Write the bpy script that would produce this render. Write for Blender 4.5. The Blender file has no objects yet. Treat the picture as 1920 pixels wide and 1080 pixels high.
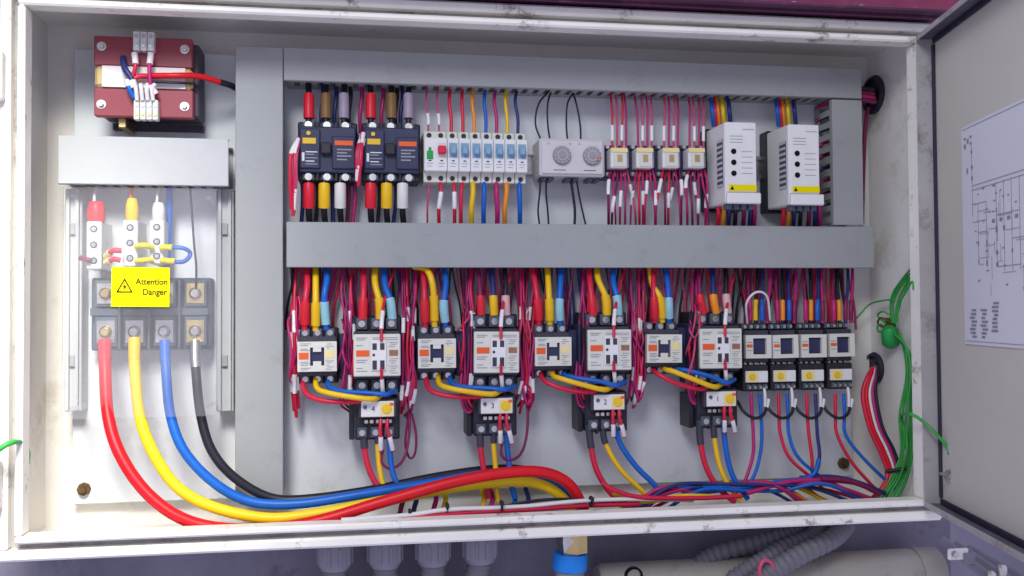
import bpy, bmesh, math, random
from mathutils import Vector, Matrix

# ------------------------------------------------------------------ camera, world, lamps, exposure
scene = bpy.context.scene
COL = scene.collection
CAM = Vector((-0.19895, -1.26168, -0.05753))
YAW, PITCH, ROLL = -0.16276, 0.02554, 0.0064
FPX = 1800.0
ROT = Matrix.Rotation(YAW, 3, 'Z') @ Matrix.Rotation(PITCH, 3, 'X') @ Matrix.Rotation(ROLL, 3, 'Y')
cam_data = bpy.data.cameras.new('camera')
cam = bpy.data.objects.new('camera', cam_data)
COL.objects.link(cam)
right, fwd, up = ROT.col[0], ROT.col[1], ROT.col[2]
m = Matrix((right, up, -fwd)).transposed().to_4x4()
m.translation = CAM
cam.matrix_world = m
cam_data.sensor_width = 36.0
cam_data.lens = FPX / 1920 * 36
cam_data.clip_start = 0.02
cam_data.clip_end = 100
scene.camera = cam

world = bpy.data.worlds.new('World')
scene.world = world
world.use_nodes = True
bg = world.node_tree.nodes['Background']
bg.inputs['Color'].default_value = (0.67, 0.66, 0.92, 1)
bg.inputs['Strength'].default_value = 0.86

def area_lamp(name, loc, target, size, power, color):
    d = bpy.data.lights.new(name, 'AREA')
    d.shape = 'DISK'
    d.size = size
    d.energy = power
    d.color = color
    o = bpy.data.objects.new(name, d)
    COL.objects.link(o)
    o.location = loc
    o.rotation_euler = (Vector(target) - Vector(loc)).to_track_quat('-Z', 'Y').to_euler()
    return o

# daylight from the open side of the shed: upper left, in front of the cabinet
lamp = area_lamp('daylight_opening', (-0.52, -0.82, 0.66), (-0.66, 0.165, -0.25), 0.40, 2.2, (1.0, 0.965, 0.87))
lamp.data.spread = math.radians(42)
area_lamp('overhead_fill', (-0.55, -1.6, 1.10), (0.0, 0.1, -0.15), 0.6, 17, (0.94, 0.99, 1.0))  # broad fill lamp, added to lift the lower plate and lip

vs = scene.view_settings
vs.view_transform = 'Standard'
vs.look = 'None'
vs.exposure = 0.0
vs.gamma = 1.0
vs.use_curve_mapping = False
scene.render.resolution_x = 1024
scene.render.resolution_y = 576

# ------------------------------------------------------------------ measuring: picture ray met with a real plane
def ray(u, v):
    return ROT @ Vector(((u - 960) / FPX, 1.0, (540 - v) / FPX))

def at(u, v, Y):
    d = ray(u, v)
    return CAM + d * ((Y - CAM.y) / d.y)

def inside(u, v, Y):
    p = at(u, v, Y)
    return p if p.x < 0.616 else at_x(u, v, 0.616)

def at_x(u, v, X):
    d = ray(u, v)
    return CAM + d * ((X - CAM.x) / d.x)

def at_z(u, v, Z):
    d = ray(u, v)
    return CAM + d * ((Z - CAM.z) / d.z)

# ------------------------------------------------------------------ materials
MATS = {}
def mat(name, col, rough=0.5, metal=0.0, vary=0.10, scale=14.0, bump=0.0, bscale=300.0, stain=None, stain_amt=0.0, stain_scale=9.0, coat=0.0, spec=0.35, sharp=(0.56, 0.72)):
    if name in MATS:
        return MATS[name]
    mt = bpy.data.materials.new(name)
    mt.use_nodes = True
    nt = mt.node_tree
    p = nt.nodes['Principled BSDF']
    p.inputs['Roughness'].default_value = rough
    p.inputs['Metallic'].default_value = metal
    p.inputs['Specular IOR Level'].default_value = spec
    if coat:
        p.inputs['Coat Weight'].default_value = coat
    tc = nt.nodes.new('ShaderNodeTexCoord')
    nz = nt.nodes.new('ShaderNodeTexNoise')
    nz.inputs['Scale'].default_value = scale
    nz.inputs['Detail'].default_value = 6
    nz.inputs['Roughness'].default_value = 0.65
    nt.links.new(tc.outputs['Object'], nz.inputs['Vector'])
    rp = nt.nodes.new('ShaderNodeValToRGB')
    rp.color_ramp.elements[0].position = 0.3
    rp.color_ramp.elements[1].position = 0.7
    rp.color_ramp.elements[0].color = (*[c * (1 - vary) for c in col], 1)
    rp.color_ramp.elements[1].color = (*[min(1, c * (1 + vary * 0.6)) for c in col], 1)
    nt.links.new(nz.outputs['Fac'], rp.inputs['Fac'])
    out = rp.outputs['Color']
    if stain:
        n2 = nt.nodes.new('ShaderNodeTexNoise')
        n2.inputs['Scale'].default_value = stain_scale
        n2.inputs['Detail'].default_value = 9
        n2.inputs['Roughness'].default_value = 0.75
        nt.links.new(tc.outputs['Object'], n2.inputs['Vector'])
        r2 = nt.nodes.new('ShaderNodeValToRGB')
        r2.color_ramp.elements[0].position = sharp[0]
        r2.color_ramp.elements[1].position = sharp[1]
        r2.color_ramp.elements[0].color = (0, 0, 0, 1)
        r2.color_ramp.elements[1].color = (stain_amt,) * 3 + (1,)
        nt.links.new(n2.outputs['Fac'], r2.inputs['Fac'])
        mx = nt.nodes.new('ShaderNodeMixRGB')
        mx.inputs['Color2'].default_value = (*stain, 1)
        nt.links.new(r2.outputs['Color'], mx.inputs['Fac'])
        nt.links.new(out, mx.inputs['Color1'])
        out = mx.outputs['Color']
    nt.links.new(out, p.inputs['Base Color'])
    rr = nt.nodes.new('ShaderNodeMapRange')
    rr.inputs['To Min'].default_value = max(0.05, rough - 0.10)
    rr.inputs['To Max'].default_value = min(1.0, rough + 0.12)
    nt.links.new(nz.outputs['Fac'], rr.inputs['Value'])
    nt.links.new(rr.outputs['Result'], p.inputs['Roughness'])
    if bump:
        nb = nt.nodes.new('ShaderNodeTexNoise')
        nb.inputs['Scale'].default_value = bscale
        nb.inputs['Detail'].default_value = 3
        nt.links.new(tc.outputs['Object'], nb.inputs['Vector'])
        bp = nt.nodes.new('ShaderNodeBump')
        bp.inputs['Strength'].default_value = bump
        bp.inputs['Distance'].default_value = 0.001
        nt.links.new(nb.outputs['Fac'], bp.inputs['Height'])
        nt.links.new(bp.outputs['Normal'], p.inputs['Normal'])
    MATS[name] = mt
    return mt

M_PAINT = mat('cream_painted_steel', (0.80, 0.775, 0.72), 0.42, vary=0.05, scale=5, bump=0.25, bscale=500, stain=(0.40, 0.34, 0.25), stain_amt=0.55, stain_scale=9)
M_LIP = mat('cream_painted_lip', (0.86, 0.835, 0.76), 0.40, vary=0.08, scale=8, bump=0.2, bscale=400, stain=(0.22, 0.16, 0.11), stain_amt=0.8, stain_scale=20, sharp=(0.57, 0.65))
M_FRAME = mat('grey_painted_frame', (0.38, 0.36, 0.35), 0.45, vary=0.15, scale=8, bump=0.2, bscale=400, stain=(0.13, 0.10, 0.08), stain_amt=0.8, stain_scale=14, sharp=(0.52, 0.66))
M_PLATE = mat('mounting_plate_steel', (0.66, 0.69, 0.71), 0.45, vary=0.05, scale=4, bump=0.12, bscale=250, stain=(0.42, 0.41, 0.38), stain_amt=0.5, stain_scale=11)
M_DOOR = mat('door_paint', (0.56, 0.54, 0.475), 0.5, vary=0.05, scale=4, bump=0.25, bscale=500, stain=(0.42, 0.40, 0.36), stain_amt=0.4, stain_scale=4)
M_DOOR_EDGE = mat('door_edge_gasket', (0.12, 0.11, 0.15), 0.6, vary=0.3, scale=20, stain=(0.45, 0.42, 0.42), stain_amt=0.5, stain_scale=30)
M_DUCT = mat('grey_duct_plastic', (0.325, 0.34, 0.335), 0.42, vary=0.05, scale=5, bump=0.06, bscale=200, stain=(0.22, 0.225, 0.215), stain_amt=0.55, stain_scale=17)
M_DUCT_L = mat('pale_duct_plastic', (0.46, 0.475, 0.48), 0.4, vary=0.05, scale=6, stain=(0.38, 0.38, 0.37), stain_amt=0.4, stain_scale=9)
M_BLACK = mat('black_plastic', (0.022, 0.021, 0.030), 0.45, vary=0.3, scale=40)
M_DARK = mat('charcoal_plastic', (0.050, 0.048, 0.068), 0.45, vary=0.25, scale=30)
M_NAVY = mat('navy_plastic', (0.03, 0.035, 0.09), 0.4, vary=0.2, scale=30)
M_NAVYD = mat('dark_navy_plastic', (0.034, 0.038, 0.085), 0.45, vary=0.25, scale=30)
M_BLOCK = mat('slate_terminal_plastic', (0.085, 0.11, 0.15), 0.45, vary=0.2, scale=20)
M_CREAM = mat('cream_plastic', (0.66, 0.66, 0.58), 0.42, vary=0.05, scale=30, stain=(0.45, 0.42, 0.34), stain_amt=0.3, stain_scale=50)
M_WHITE = mat('white_plastic', (0.74, 0.74, 0.72), 0.4, vary=0.04, scale=20, stain=(0.5, 0.48, 0.44), stain_amt=0.25, stain_scale=30)
M_GREYW = mat('grey_white_plastic', (0.60, 0.57, 0.58), 0.42, vary=0.05, scale=20)
M_ORANGE = mat('orange_print', (0.80, 0.115, 0.025), 0.5)
M_BROWN = mat('brown_print', (0.35, 0.16, 0.10), 0.5, vary=0.3, scale=120)
M_YELLOW = mat('yellow_plastic', (0.80, 0.52, 0.02), 0.42, vary=0.12, scale=20)
M_STICK = mat('warning_yellow_vinyl', (0.80, 0.68, 0.0), 0.6, vary=0.03, spec=0.1)
M_YC = mat('lemon_cable', (0.86, 0.62, 0.006), 0.4, vary=0.08, scale=20, stain=(0.5, 0.36, 0.03), stain_amt=0.35, stain_scale=40)
M_MAROON = mat('maroon_shade_paint', (0.085, 0.020, 0.060), 0.5, vary=0.35, scale=8, stain=(0.28, 0.10, 0.14), stain_amt=0.7, stain_scale=18)  # dark base puts the shade under the hood into the paint
M_YCREAM = mat('pale_yellow_plastic', (0.80, 0.68, 0.30), 0.45)
M_GREEN = mat('green_plastic', (0.02, 0.33, 0.07), 0.4, vary=0.2, scale=30)
M_GREENW = mat('green_wire', (0.035, 0.36, 0.06), 0.4, vary=0.25, scale=25)
M_RED = mat('red_wire', (0.63, 0.015, 0.055), 0.35, vary=0.15, scale=25)
M_REDC = mat('red_cable', (0.66, 0.004, 0.012), 0.4, vary=0.12, scale=20, bump=0.15, bscale=60, stain=(0.42, 0.03, 0.03), stain_amt=0.5, stain_scale=35)
M_MAG = mat('crimson_wire', (0.46, 0.018, 0.15), 0.4, vary=0.2, scale=25)
M_DRED = mat('dark_red_wire', (0.22, 0.010, 0.075), 0.45, vary=0.2, scale=25)
M_PINK = mat('pink_red_wire', (0.56, 0.07, 0.15), 0.45, vary=0.2, scale=25)
M_BLUE = mat('blue_wire', (0.006, 0.12, 0.52), 0.38, vary=0.14, scale=25, stain=(0.03, 0.10, 0.30), stain_amt=0.5, stain_scale=45)
M_NBLUE = mat('navy_wire', (0.02, 0.035, 0.16), 0.4, vary=0.2, scale=25)
M_YW = mat('yellow_wire', (0.82, 0.52, 0.01), 0.35, vary=0.10, scale=25)
M_OW = mat('orange_wire', (0.80, 0.28, 0.02), 0.4, vary=0.1)
M_BW = mat('black_wire', (0.015, 0.014, 0.022), 0.4, vary=0.3, scale=25)
M_WW = mat('white_wire', (0.72, 0.70, 0.70), 0.45, vary=0.08)
M_SLEEVE = mat('white_marker_sleeve', (0.80, 0.78, 0.78), 0.45, vary=0.12, scale=200)
M_CYAN = mat('pale_cyan_boot', (0.30, 0.58, 0.66), 0.42, vary=0.12, scale=40)
M_BOOTR = mat('red_boot', (0.68, 0.015, 0.035), 0.4, vary=0.12, scale=40)
M_BOOTY = mat('yellow_boot', (0.82, 0.50, 0.01), 0.4, vary=0.12, scale=40)
M_BOOTW = mat('white_boot', (0.72, 0.70, 0.66), 0.42, vary=0.1, scale=40)
M_BOOTB = mat('brown_boot', (0.22, 0.12, 0.04), 0.45, vary=0.2, scale=40)
M_BOOTG = mat('lilac_grey_boot', (0.34, 0.28, 0.36), 0.45, vary=0.15, scale=40)
M_BOOTP = mat('pale_pink_boot', (0.70, 0.42, 0.42), 0.45, vary=0.15, scale=40)
M_STEEL = mat('zinc_steel', (0.62, 0.60, 0.56), 0.32, 1.0, vary=0.2, scale=60, bump=0.1)
M_BRASS = mat('brass', (0.62, 0.48, 0.22), 0.35, 1.0, vary=0.2, scale=60)
M_RUST = mat('rusty_bolt', (0.16, 0.10, 0.04), 0.6, 0.6, vary=0.4, scale=200)
M_TRAFO = mat('red_brown_varnished_plate', (0.30, 0.055, 0.075), 0.4, vary=0.12, scale=20, stain=(0.20, 0.04, 0.05), stain_amt=0.5, stain_scale=25)
M_TRCORE = mat('laminated_core', (0.07, 0.055, 0.075), 0.55, vary=0.3, scale=80)
M_TAPE = mat('white_coil_tape', (0.80, 0.79, 0.76), 0.5, vary=0.05)
M_TAPEY = mat('amber_tape_edge', (0.60, 0.45, 0.20), 0.45)
M_TERMW = mat('translucent_terminal_nylon', (0.70, 0.72, 0.68), 0.3, vary=0.1, scale=40)
M_PAPER = mat('diagram_paper', (0.64, 0.65, 0.70), 0.6, vary=0.03, scale=3)
M_INK = mat('grey_ink', (0.26, 0.26, 0.32), 0.7, vary=0.3, scale=200)
M_INKB = mat('black_ink', (0.012, 0.012, 0.012), 0.9, spec=0.05)
M_PRINT = mat('grey_print', (0.30, 0.30, 0.33), 0.6)
M_DIAL = mat('mid_grey_dial', (0.38, 0.36, 0.38), 0.5)
M_BLUEP = mat('blue_lever_plastic', (0.22, 0.38, 0.52), 0.4)
M_GLANDG = mat('grey_gland_plastic', (0.23, 0.225, 0.27), 0.5, vary=0.12, scale=40)
M_CONDUIT = mat('grey_corrugated_conduit', (0.15, 0.145, 0.165), 0.55, vary=0.12, scale=40)
M_BLUEG = mat('blue_gland_band', (0.01, 0.22, 0.72), 0.4)
M_MACH = mat('dark_machine_paint', (0.19, 0.18, 0.235), 0.5, vary=0.35, scale=6, bump=0.2, bscale=120, stain=(0.06, 0.045, 0.08), stain_amt=0.8, stain_scale=9)
M_REDM = mat('red_machine_paint', (0.24, 0.035, 0.085), 0.55, vary=0.35, scale=10, stain=(0.6, 0.5, 0.5), stain_amt=0.5, stain_scale=24)
M_WALL = mat('dark_shed_wall', (0.24, 0.23, 0.29), 0.8, vary=0.25, scale=2)
M_BEIGE = mat('beige_pipe_paint', (0.32, 0.295, 0.255), 0.5, vary=0.15, scale=8, stain=(0.14, 0.11, 0.09), stain_amt=0.7, stain_scale=14)
M_RUBBER = mat('black_rubber', (0.03, 0.022, 0.05), 0.65, vary=0.3, scale=40)

def glass_mat():
    mt = bpy.data.materials.new('clear_acrylic')
    mt.use_nodes = True
    nt = mt.node_tree
    for n in list(nt.nodes):
        nt.nodes.remove(n)
    out = nt.nodes.new('ShaderNodeOutputMaterial')
    tr = nt.nodes.new('ShaderNodeBsdfTransparent')
    tr.inputs['Color'].default_value = (0.985, 0.985, 0.99, 1)
    gl = nt.nodes.new('ShaderNodeBsdfGlossy')
    gl.inputs['Roughness'].default_value = 0.12
    df = nt.nodes.new('ShaderNodeBsdfDiffuse')
    df.inputs['Color'].default_value = (0.85, 0.85, 0.88, 1)
    fr = nt.nodes.new('ShaderNodeFresnel')
    fr.inputs['IOR'].default_value = 1.45
    nz = nt.nodes.new('ShaderNodeTexNoise')
    nz.inputs['Scale'].default_value = 9
    nz.inputs['Detail'].default_value = 7
    tc = nt.nodes.new('ShaderNodeTexCoord')
    nt.links.new(tc.outputs['Object'], nz.inputs['Vector'])
    mr = nt.nodes.new('ShaderNodeMapRange')
    mr.inputs['From Min'].default_value = 0.3
    mr.inputs['From Max'].default_value = 0.75
    mr.inputs['To Min'].default_value = 0.03
    mr.inputs['To Max'].default_value = 0.09
    nt.links.new(nz.outputs['Fac'], mr.inputs['Value'])
    m1 = nt.nodes.new('ShaderNodeMixShader')
    nt.links.new(mr.outputs['Result'], m1.inputs['Fac'])
    nt.links.new(tr.outputs['BSDF'], m1.inputs[1])
    nt.links.new(df.outputs['BSDF'], m1.inputs[2])
    hf = nt.nodes.new('ShaderNodeMath')
    hf.operation = 'MULTIPLY'
    hf.inputs[1].default_value = 0.5
    nt.links.new(fr.outputs['Fac'], hf.inputs[0])
    m2 = nt.nodes.new('ShaderNodeMixShader')
    nt.links.new(hf.outputs['Value'], m2.inputs['Fac'])
    nt.links.new(m1.outputs['Shader'], m2.inputs[1])
    nt.links.new(gl.outputs['BSDF'], m2.inputs[2])
    nt.links.new(m2.outputs['Shader'], out.inputs['Surface'])
    return mt
M_ACRYLIC = glass_mat()

# ------------------------------------------------------------------ mesh helpers
class MB:
    def __init__(self):
        self.v, self.f, self.s = [], [], []
    def add(self, vs_, fs_, smooth=False):
        o = len(self.v)
        self.v += [Vector(p) for p in vs_]
        self.f += [tuple(o + i for i in f) for f in fs_]
        self.s += [smooth] * len(fs_)
        return self
    def box(self, x0, x1, y0, y1, z0, z1, b=0.0):
        lo = [min(x0, x1), min(y0, y1), min(z0, z1)]
        hi = [max(x0, x1), max(y0, y1), max(z0, z1)]
        if b <= 0:
            c = [(x, y, z) for x in (lo[0], hi[0]) for y in (lo[1], hi[1]) for z in (lo[2], hi[2])]
            return self.add(c, [(0, 1, 3, 2), (4, 6, 7, 5), (0, 4, 5, 1), (2, 3, 7, 6), (0, 2, 6, 4), (1, 5, 7, 3)])
        b = min(b, 0.45 * min(hi[i] - lo[i] for i in range(3)))
        vv, idx = [], {}
        for sx in (0, 1):
            for sy in (0, 1):
                for sz in (0, 1):
                    for a in range(3):
                        p = []
                        for k, s in enumerate((sx, sy, sz)):
                            e = hi[k] if s else lo[k]
                            if k != a:
                                e += -b if s else b
                            p.append(e)
                        idx[(sx, sy, sz, a)] = len(vv)
                        vv.append(p)
        ff = []
        for a in range(3):
            o1, o2 = [k for k in range(3) if k != a]
            for s in (0, 1):
                q = []
                for (i, j) in ((0, 0), (1, 0), (1, 1), (0, 1)):
                    t = [0, 0, 0]; t[a] = s; t[o1] = i; t[o2] = j
                    q.append(idx[(*t, a)])
                ff.append(tuple(q))
        for c in range(3):
            a, d = [k for k in range(3) if k != c]
            for i in (0, 1):
                for j in (0, 1):
                    t0 = [0, 0, 0]; t0[a] = i; t0[d] = j; t0[c] = 0
                    t1 = list(t0); t1[c] = 1
                    ff.append((idx[(*t0, a)], idx[(*t1, a)], idx[(*t1, d)], idx[(*t0, d)]))
        for sx in (0, 1):
            for sy in (0, 1):
                for sz in (0, 1):
                    ff.append(tuple(idx[(sx, sy, sz, a)] for a in range(3)))
        return self.add(vv, ff)
    def cyl(self, p0, p1, r0, r1=None, n=12, caps=True):
        r1 = r0 if r1 is None else r1
        return self.lathe(p0, p1, [(0, r0), (1, r1)], n, caps)
    def lathe(self, p0, p1, prof, n=12, caps=True, smooth=True):
        p0, p1 = Vector(p0), Vector(p1)
        d = p1 - p0
        z = d.normalized()
        x = z.orthogonal().normalized()
        y = z.cross(x)
        vv, ff = [], []
        for t, r in prof:
            for k in range(n):
                a = 2 * math.pi * k / n
                vv.append(p0 + d * t + (x * math.cos(a) + y * math.sin(a)) * r)
        for i in range(len(prof) - 1):
            for k in range(n):
                k2 = (k + 1) % n
                ff.append((i * n + k, i * n + k2, (i + 1) * n + k2, (i + 1) * n + k))
        self.add(vv, ff, smooth)
        if caps:
            for base in (0, (len(prof) - 1) * n):
                self.add(vv[base:base + n], [tuple(range(n))])
        return self
    def tube(self, pts, r, n=8, sub=6, radii=None):
        P = spline(pts, sub)
        if radii:
            rr = [radii[min(int(i / sub), len(radii) - 2)] * (1 - (i % sub) / sub) + radii[min(int(i / sub) + 1, len(radii) - 1)] * ((i % sub) / sub) for i in range(len(P))]
        else:
            rr = [r] * len(P)
        vv, ff = [], []
        nrm = None
        for i, p in enumerate(P):
            t = (P[min(i + 1, len(P) - 1)] - P[max(i - 1, 0)])
            t = t.normalized() if t.length > 1e-9 else Vector((0, 0, 1))
            if nrm is None:
                nrm = t.orthogonal().normalized()
            nrm = (nrm - t * nrm.dot(t))
            nrm = nrm.normalized() if nrm.length > 1e-6 else t.orthogonal().normalized()
            bn = t.cross(nrm)
            for k in range(n):
                a = 2 * math.pi * k / n
                vv.append(p + (nrm * math.cos(a) + bn * math.sin(a)) * rr[i])
        for i in range(len(P) - 1):
            for k in range(n):
                k2 = (k + 1) % n
                ff.append((i * n + k, i * n + k2, (i + 1) * n + k2, (i + 1) * n + k))
        self.add(vv, ff, True)
        self.add(vv[:n], [tuple(range(n))])
        self.add(vv[-n:], [tuple(range(n))])
        return self
    def prism(self, poly, y0, y1):
        """polygon in x,z extruded along y"""
        n = len(poly)
        vv = [(x, y0, z) for x, z in poly] + [(x, y1, z) for x, z in poly]
        ff = [tuple(range(n)), tuple(range(2 * n - 1, n - 1, -1))]
        ff += [(i, (i + 1) % n, n + (i + 1) % n, n + i) for i in range(n)]
        return self.add(vv, ff)
    def ring(self, xo0, xo1, zo0, zo1, xi0, xi1, zi0, zi1, y0, y1):
        """rectangular ring"""
        vv = []
        for y in (y0, y1):
            vv += [(xo0, y, zo0), (xo1, y, zo0), (xo1, y, zo1), (xo0, y, zo1), (xi0, y, zi0), (xi1, y, zi0), (xi1, y, zi1), (xi0, y, zi1)]
        ff = []
        for i in range(4):
            j = (i + 1) % 4
            ff += [(i, j, 4 + j, 4 + i), (8 + i, 8 + j, 12 + j, 12 + i), (i, j, 8 + j, 8 + i), (4 + i, 4 + j, 12 + j, 12 + i)]
        return self.add(vv, ff)
    def mesh(self, name):
        me = bpy.data.meshes.new(name)
        me.from_pydata([tuple(p) for p in self.v], [], self.f)
        for p, s in zip(me.polygons, self.s):
            p.use_smooth = s
        bm = bmesh.new()
        bm.from_mesh(me)
        bmesh.ops.recalc_face_normals(bm, faces=bm.faces)
        bm.to_mesh(me)
        bm.free()
        return me

def spline(pts, sub=6):
    P = [Vector(p) for p in pts]
    if len(P) == 2:
        return [P[0].lerp(P[1], i / sub) for i in range(sub + 1)]
    out = []
    for i in range(len(P) - 1):
        a = P[i - 1] if i else P[0] * 2 - P[1]
        b, c = P[i], P[i + 1]
        d = P[i + 2] if i + 2 < len(P) else P[-1] * 2 - P[-2]
        for k in range(sub):
            t = k / sub
            out.append(0.5 * ((2 * b) + (c - a) * t + (2 * a - 5 * b + 4 * c - d) * t * t + (3 * b - a - 3 * c + d) * t ** 3))
    out.append(P[-1])
    return out

def obj(name, data, material=None, parent=None, loc=(0, 0, 0), kind=None):
    if isinstance(data, MB):
        data = data.mesh(name)
    if material and not data.materials:
        data.materials.append(material)
    o = bpy.data.objects.new(name, data)
    COL.objects.link(o)
    o.location = loc
    if parent:
        o.parent = parent
    if kind:
        o['kind'] = kind
    return o

def tag(o, label, cat, group=None):
    o['label'] = label
    o['category'] = cat
    if group:
        o['group'] = group
    return o

def thing(name, loc, label, cat, group=None):
    o = bpy.data.objects.new(name, None)
    o.empty_display_size = 0.02
    COL.objects.link(o)
    o.location = loc
    return tag(o, label, cat, group)

def solo(name, mb, material, label, cat, group=None):
    """one-mesh thing, origin moved to its base"""
    lo = Vector([min(p[i] for p in mb.v) for i in range(3)])
    hi = Vector([max(p[i] for p in mb.v) for i in range(3)])
    base = Vector(((lo.x + hi.x) / 2, (lo.y + hi.y) / 2, lo.z))
    mb.v = [p - base for p in mb.v]
    return tag(obj(name, mb, material, None, base), label, cat, group)

def copy_tree(o, parent=None):
    c = o.copy()
    COL.objects.link(c)
    c.parent = parent
    for ch in list(o.children):
        copy_tree(ch, c)
    return c

def text(name, body, size, loc, material, parent, rot=(math.pi / 2, 0, 0), align='CENTER', sx=1.0, bold=0.0):
    cu = bpy.data.curves.new(name, 'FONT')
    cu.body = body
    cu.size = size
    cu.extrude = 0.00015
    cu.offset = bold
    cu.align_x = align
    cu.align_y = 'CENTER'
    t = bpy.data.objects.new(name, cu)
    COL.objects.link(t)
    dg = bpy.context.evaluated_depsgraph_get()
    me = bpy.data.meshes.new_from_object(t.evaluated_get(dg))
    bpy.data.objects.remove(t)
    me.materials.clear()
    o = obj(name, me, material, parent, loc)
    o.rotation_euler = rot
    o.scale = (sx, 1, 1)
    return o

rnd = random.Random(7)

# ------------------------------------------------------------------ setting
LX, LZ = 0.600, 0.3275          # opening half sizes
OX, OZ = 0.631, 0.358           # outer half sizes
BACK = 0.185                    # back wall, inner face
PL = 0.165                      # mounting plate, front face

w = obj('background_wall', MB().box(-4, 4, 1.6, 1.7, -2.2, 2.5), M_WALL, kind='structure')

# ------------------------------------------------------------------ cabinet
cab = thing('electrical_cabinet', (0, BACK, -OZ), 'open cream painted steel control cabinet with sealing lip holding all the devices', 'cabinet')
def cpart(name, mb, material, parent=None, kind=None):
    base = Vector((0, BACK, -OZ))
    mb.v = [p - base for p in mb.v]
    return obj(name, mb, material, parent or cab, (0, 0, 0), kind)

cpart('back_wall', MB().box(-OX, OX, BACK, BACK + 0.002, -OZ, OZ), M_PAINT)
cpart('side_wall', MB().box(-OX, -OX + 0.002, 0.022, BACK, -OZ, OZ), M_PAINT)
cpart('side_wall', MB().box(OX - 0.002, OX, 0.022, BACK, -OZ, OZ), M_PAINT)
cpart('top_wall', MB().box(-OX + 0.002, OX - 0.002, 0.022, BACK, OZ - 0.002, OZ), M_PAINT)
cpart('bottom_wall', MB().box(-OX + 0.002, OX - 0.002, 0.022, BACK, -OZ, -OZ + 0.002), M_PAINT)
# gutter floor ring, outer raised frame, inner sealing lip (each strip its own part)
cpart('rain_gutter', MB().ring(-OX + .0125, OX - .0125, -OZ + .0125, OZ - .0125, -LX - .009, LX + .009, -LZ - .009, LZ + .009, 0.018, 0.022), M_FRAME)
def strips(name, o0, o1, i0, i1, y0, y1, material, b):
    # top, bottom, left, right strips of a rectangular frame, butted at corners
    cpart(name, MB().box(-o0, o0, y0, y1, i1, o1, b), material)
    cpart(name, MB().box(-o0, o0, y0, y1, -o1, -i1, b), material)
    cpart(name, MB().box(-o0, -i0, y0, y1, -i1, i1, b), material)
    cpart(name, MB().box(i0, o0, y0, y1, -i1, i1, b), material)
strips('sealing_lip', LX + .009, LZ + .009, LX, LZ, -0.003, 0.026, M_LIP, 0.0025)
strips('outer_frame', OX + .001, OZ + .001, OX - .0125, OZ - .0125, 0.003, 0.0219, M_LIP, 0.003)

# mounting plate with bent lower edge and screws
plate = cpart('mounting_plate', MB().box(-0.588, 0.582, PL, PL + 0.003, -0.321, 0.318, 0.001), M_PLATE)
cpart('plate_edge', MB().box(-0.588, 0.582, PL + 0.003, PL + 0.012, -0.321, -0.319), M_PLATE, plate)
for (x, z) in ((-0.572, -0.300), (0.566, -0.300)):
    s = MB().cyl((x, PL - 0.0065, z), (x, PL - 0.0005, z), 0.0085, 0.0095, 8)
    s.cyl((x, PL - 0.012, z), (x, PL - 0.006, z), 0.0045, n=8)
    cpart('plate_bolt', s, M_RUST, plate)

def din_rail(x0, x1, z):
    d = MB().box(x0, x1, PL - 0.0075, PL - 0.0065, z - 0.0175, z - 0.0125)
    d.box(x0, x1, PL - 0.0075, PL - 0.0065, z + 0.0125, z + 0.0175)
    d.box(x0, x1, PL - 0.002, PL - 0.001, z - 0.0125, z + 0.0125)
    d.box(x0, x1, PL - 0.0065, PL - 0.002, z - 0.0125, z - 0.0115)
    d.box(x0, x1, PL - 0.0065, PL - 0.002, z + 0.0115, z + 0.0125)
    cpart('din_rail', d, M_STEEL)
din_rail(-0.285, 0.515, 0.168)
din_rail(-0.285, 0.575, -0.116)

# cable entries through the right wall
for (u, v, ru, rv) in ((1641, 178, 13, 34), (1643, 690, 14, 28)):
    c = at_x(u, v, OX - 0.002)
    a = at_x(u, v - rv, OX - 0.002)
    r = abs(a.z - c.z)
    g = MB()
    n = 20
    prof = [(0.0, r), (0.4, r * 1.08), (1.0, r * 0.98), (1.0, r * 0.80)]
    g.lathe((c.x, c.y, c.z), (c.x - 0.008, c.y, c.z), prof, n, False)
    gr = cpart('cable_entry_grommet', g, M_RUBBER)
    h = MB().cyl((c.x - 0.0035, c.y, c.z), (c.x - 0.003, c.y, c.z), r * 0.95, n=n)
    cpart('entry_opening', h, M_BLACK, gr)
GROM = [at_x(1641, 178, OX - 0.002), at_x(1643, 690, OX - 0.002)]

# hinges at both jambs
def hinge(x, z, h, side):
    base = MB().box(x - 0.011, x + 0.011, -0.014, 0.0025, z - h / 2, z + h / 2, 0.003)
    hg = cpart('hinge', base, M_LIP if side < 0 else M_FRAME)
    p = MB().cyl((x - side * 0.003, -0.018, z - h * 0.36), (x - side * 0.003, -0.018, z + h * 0.36), 0.0065, n=10)
    cpart('hinge_pin', p, M_STEEL, hg)
    for dz in (-0.30, 0.30):
        sc = MB().cyl((x + side * 0.004, -0.0165, z + h * dz), (x + side * 0.004, -0.0138, z + h * dz), 0.004, n=8)
        cpart('hinge_screw', sc, M_RUST, hg)
hinge(-0.634, 0.237, 0.062, -1)
hinge(-0.634, -0.262, 0.062, -1)
hinge(0.634, 0.240, 0.056, 1)
hinge(0.634, -0.238, 0.060, 1)
cpart('wall_screw', MB().cyl((-OX + 0.002, 0.06, -0.297), (-OX + 0.007, 0.06, -0.297), 0.008, 0.006, 8), M_RUST)

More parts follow.
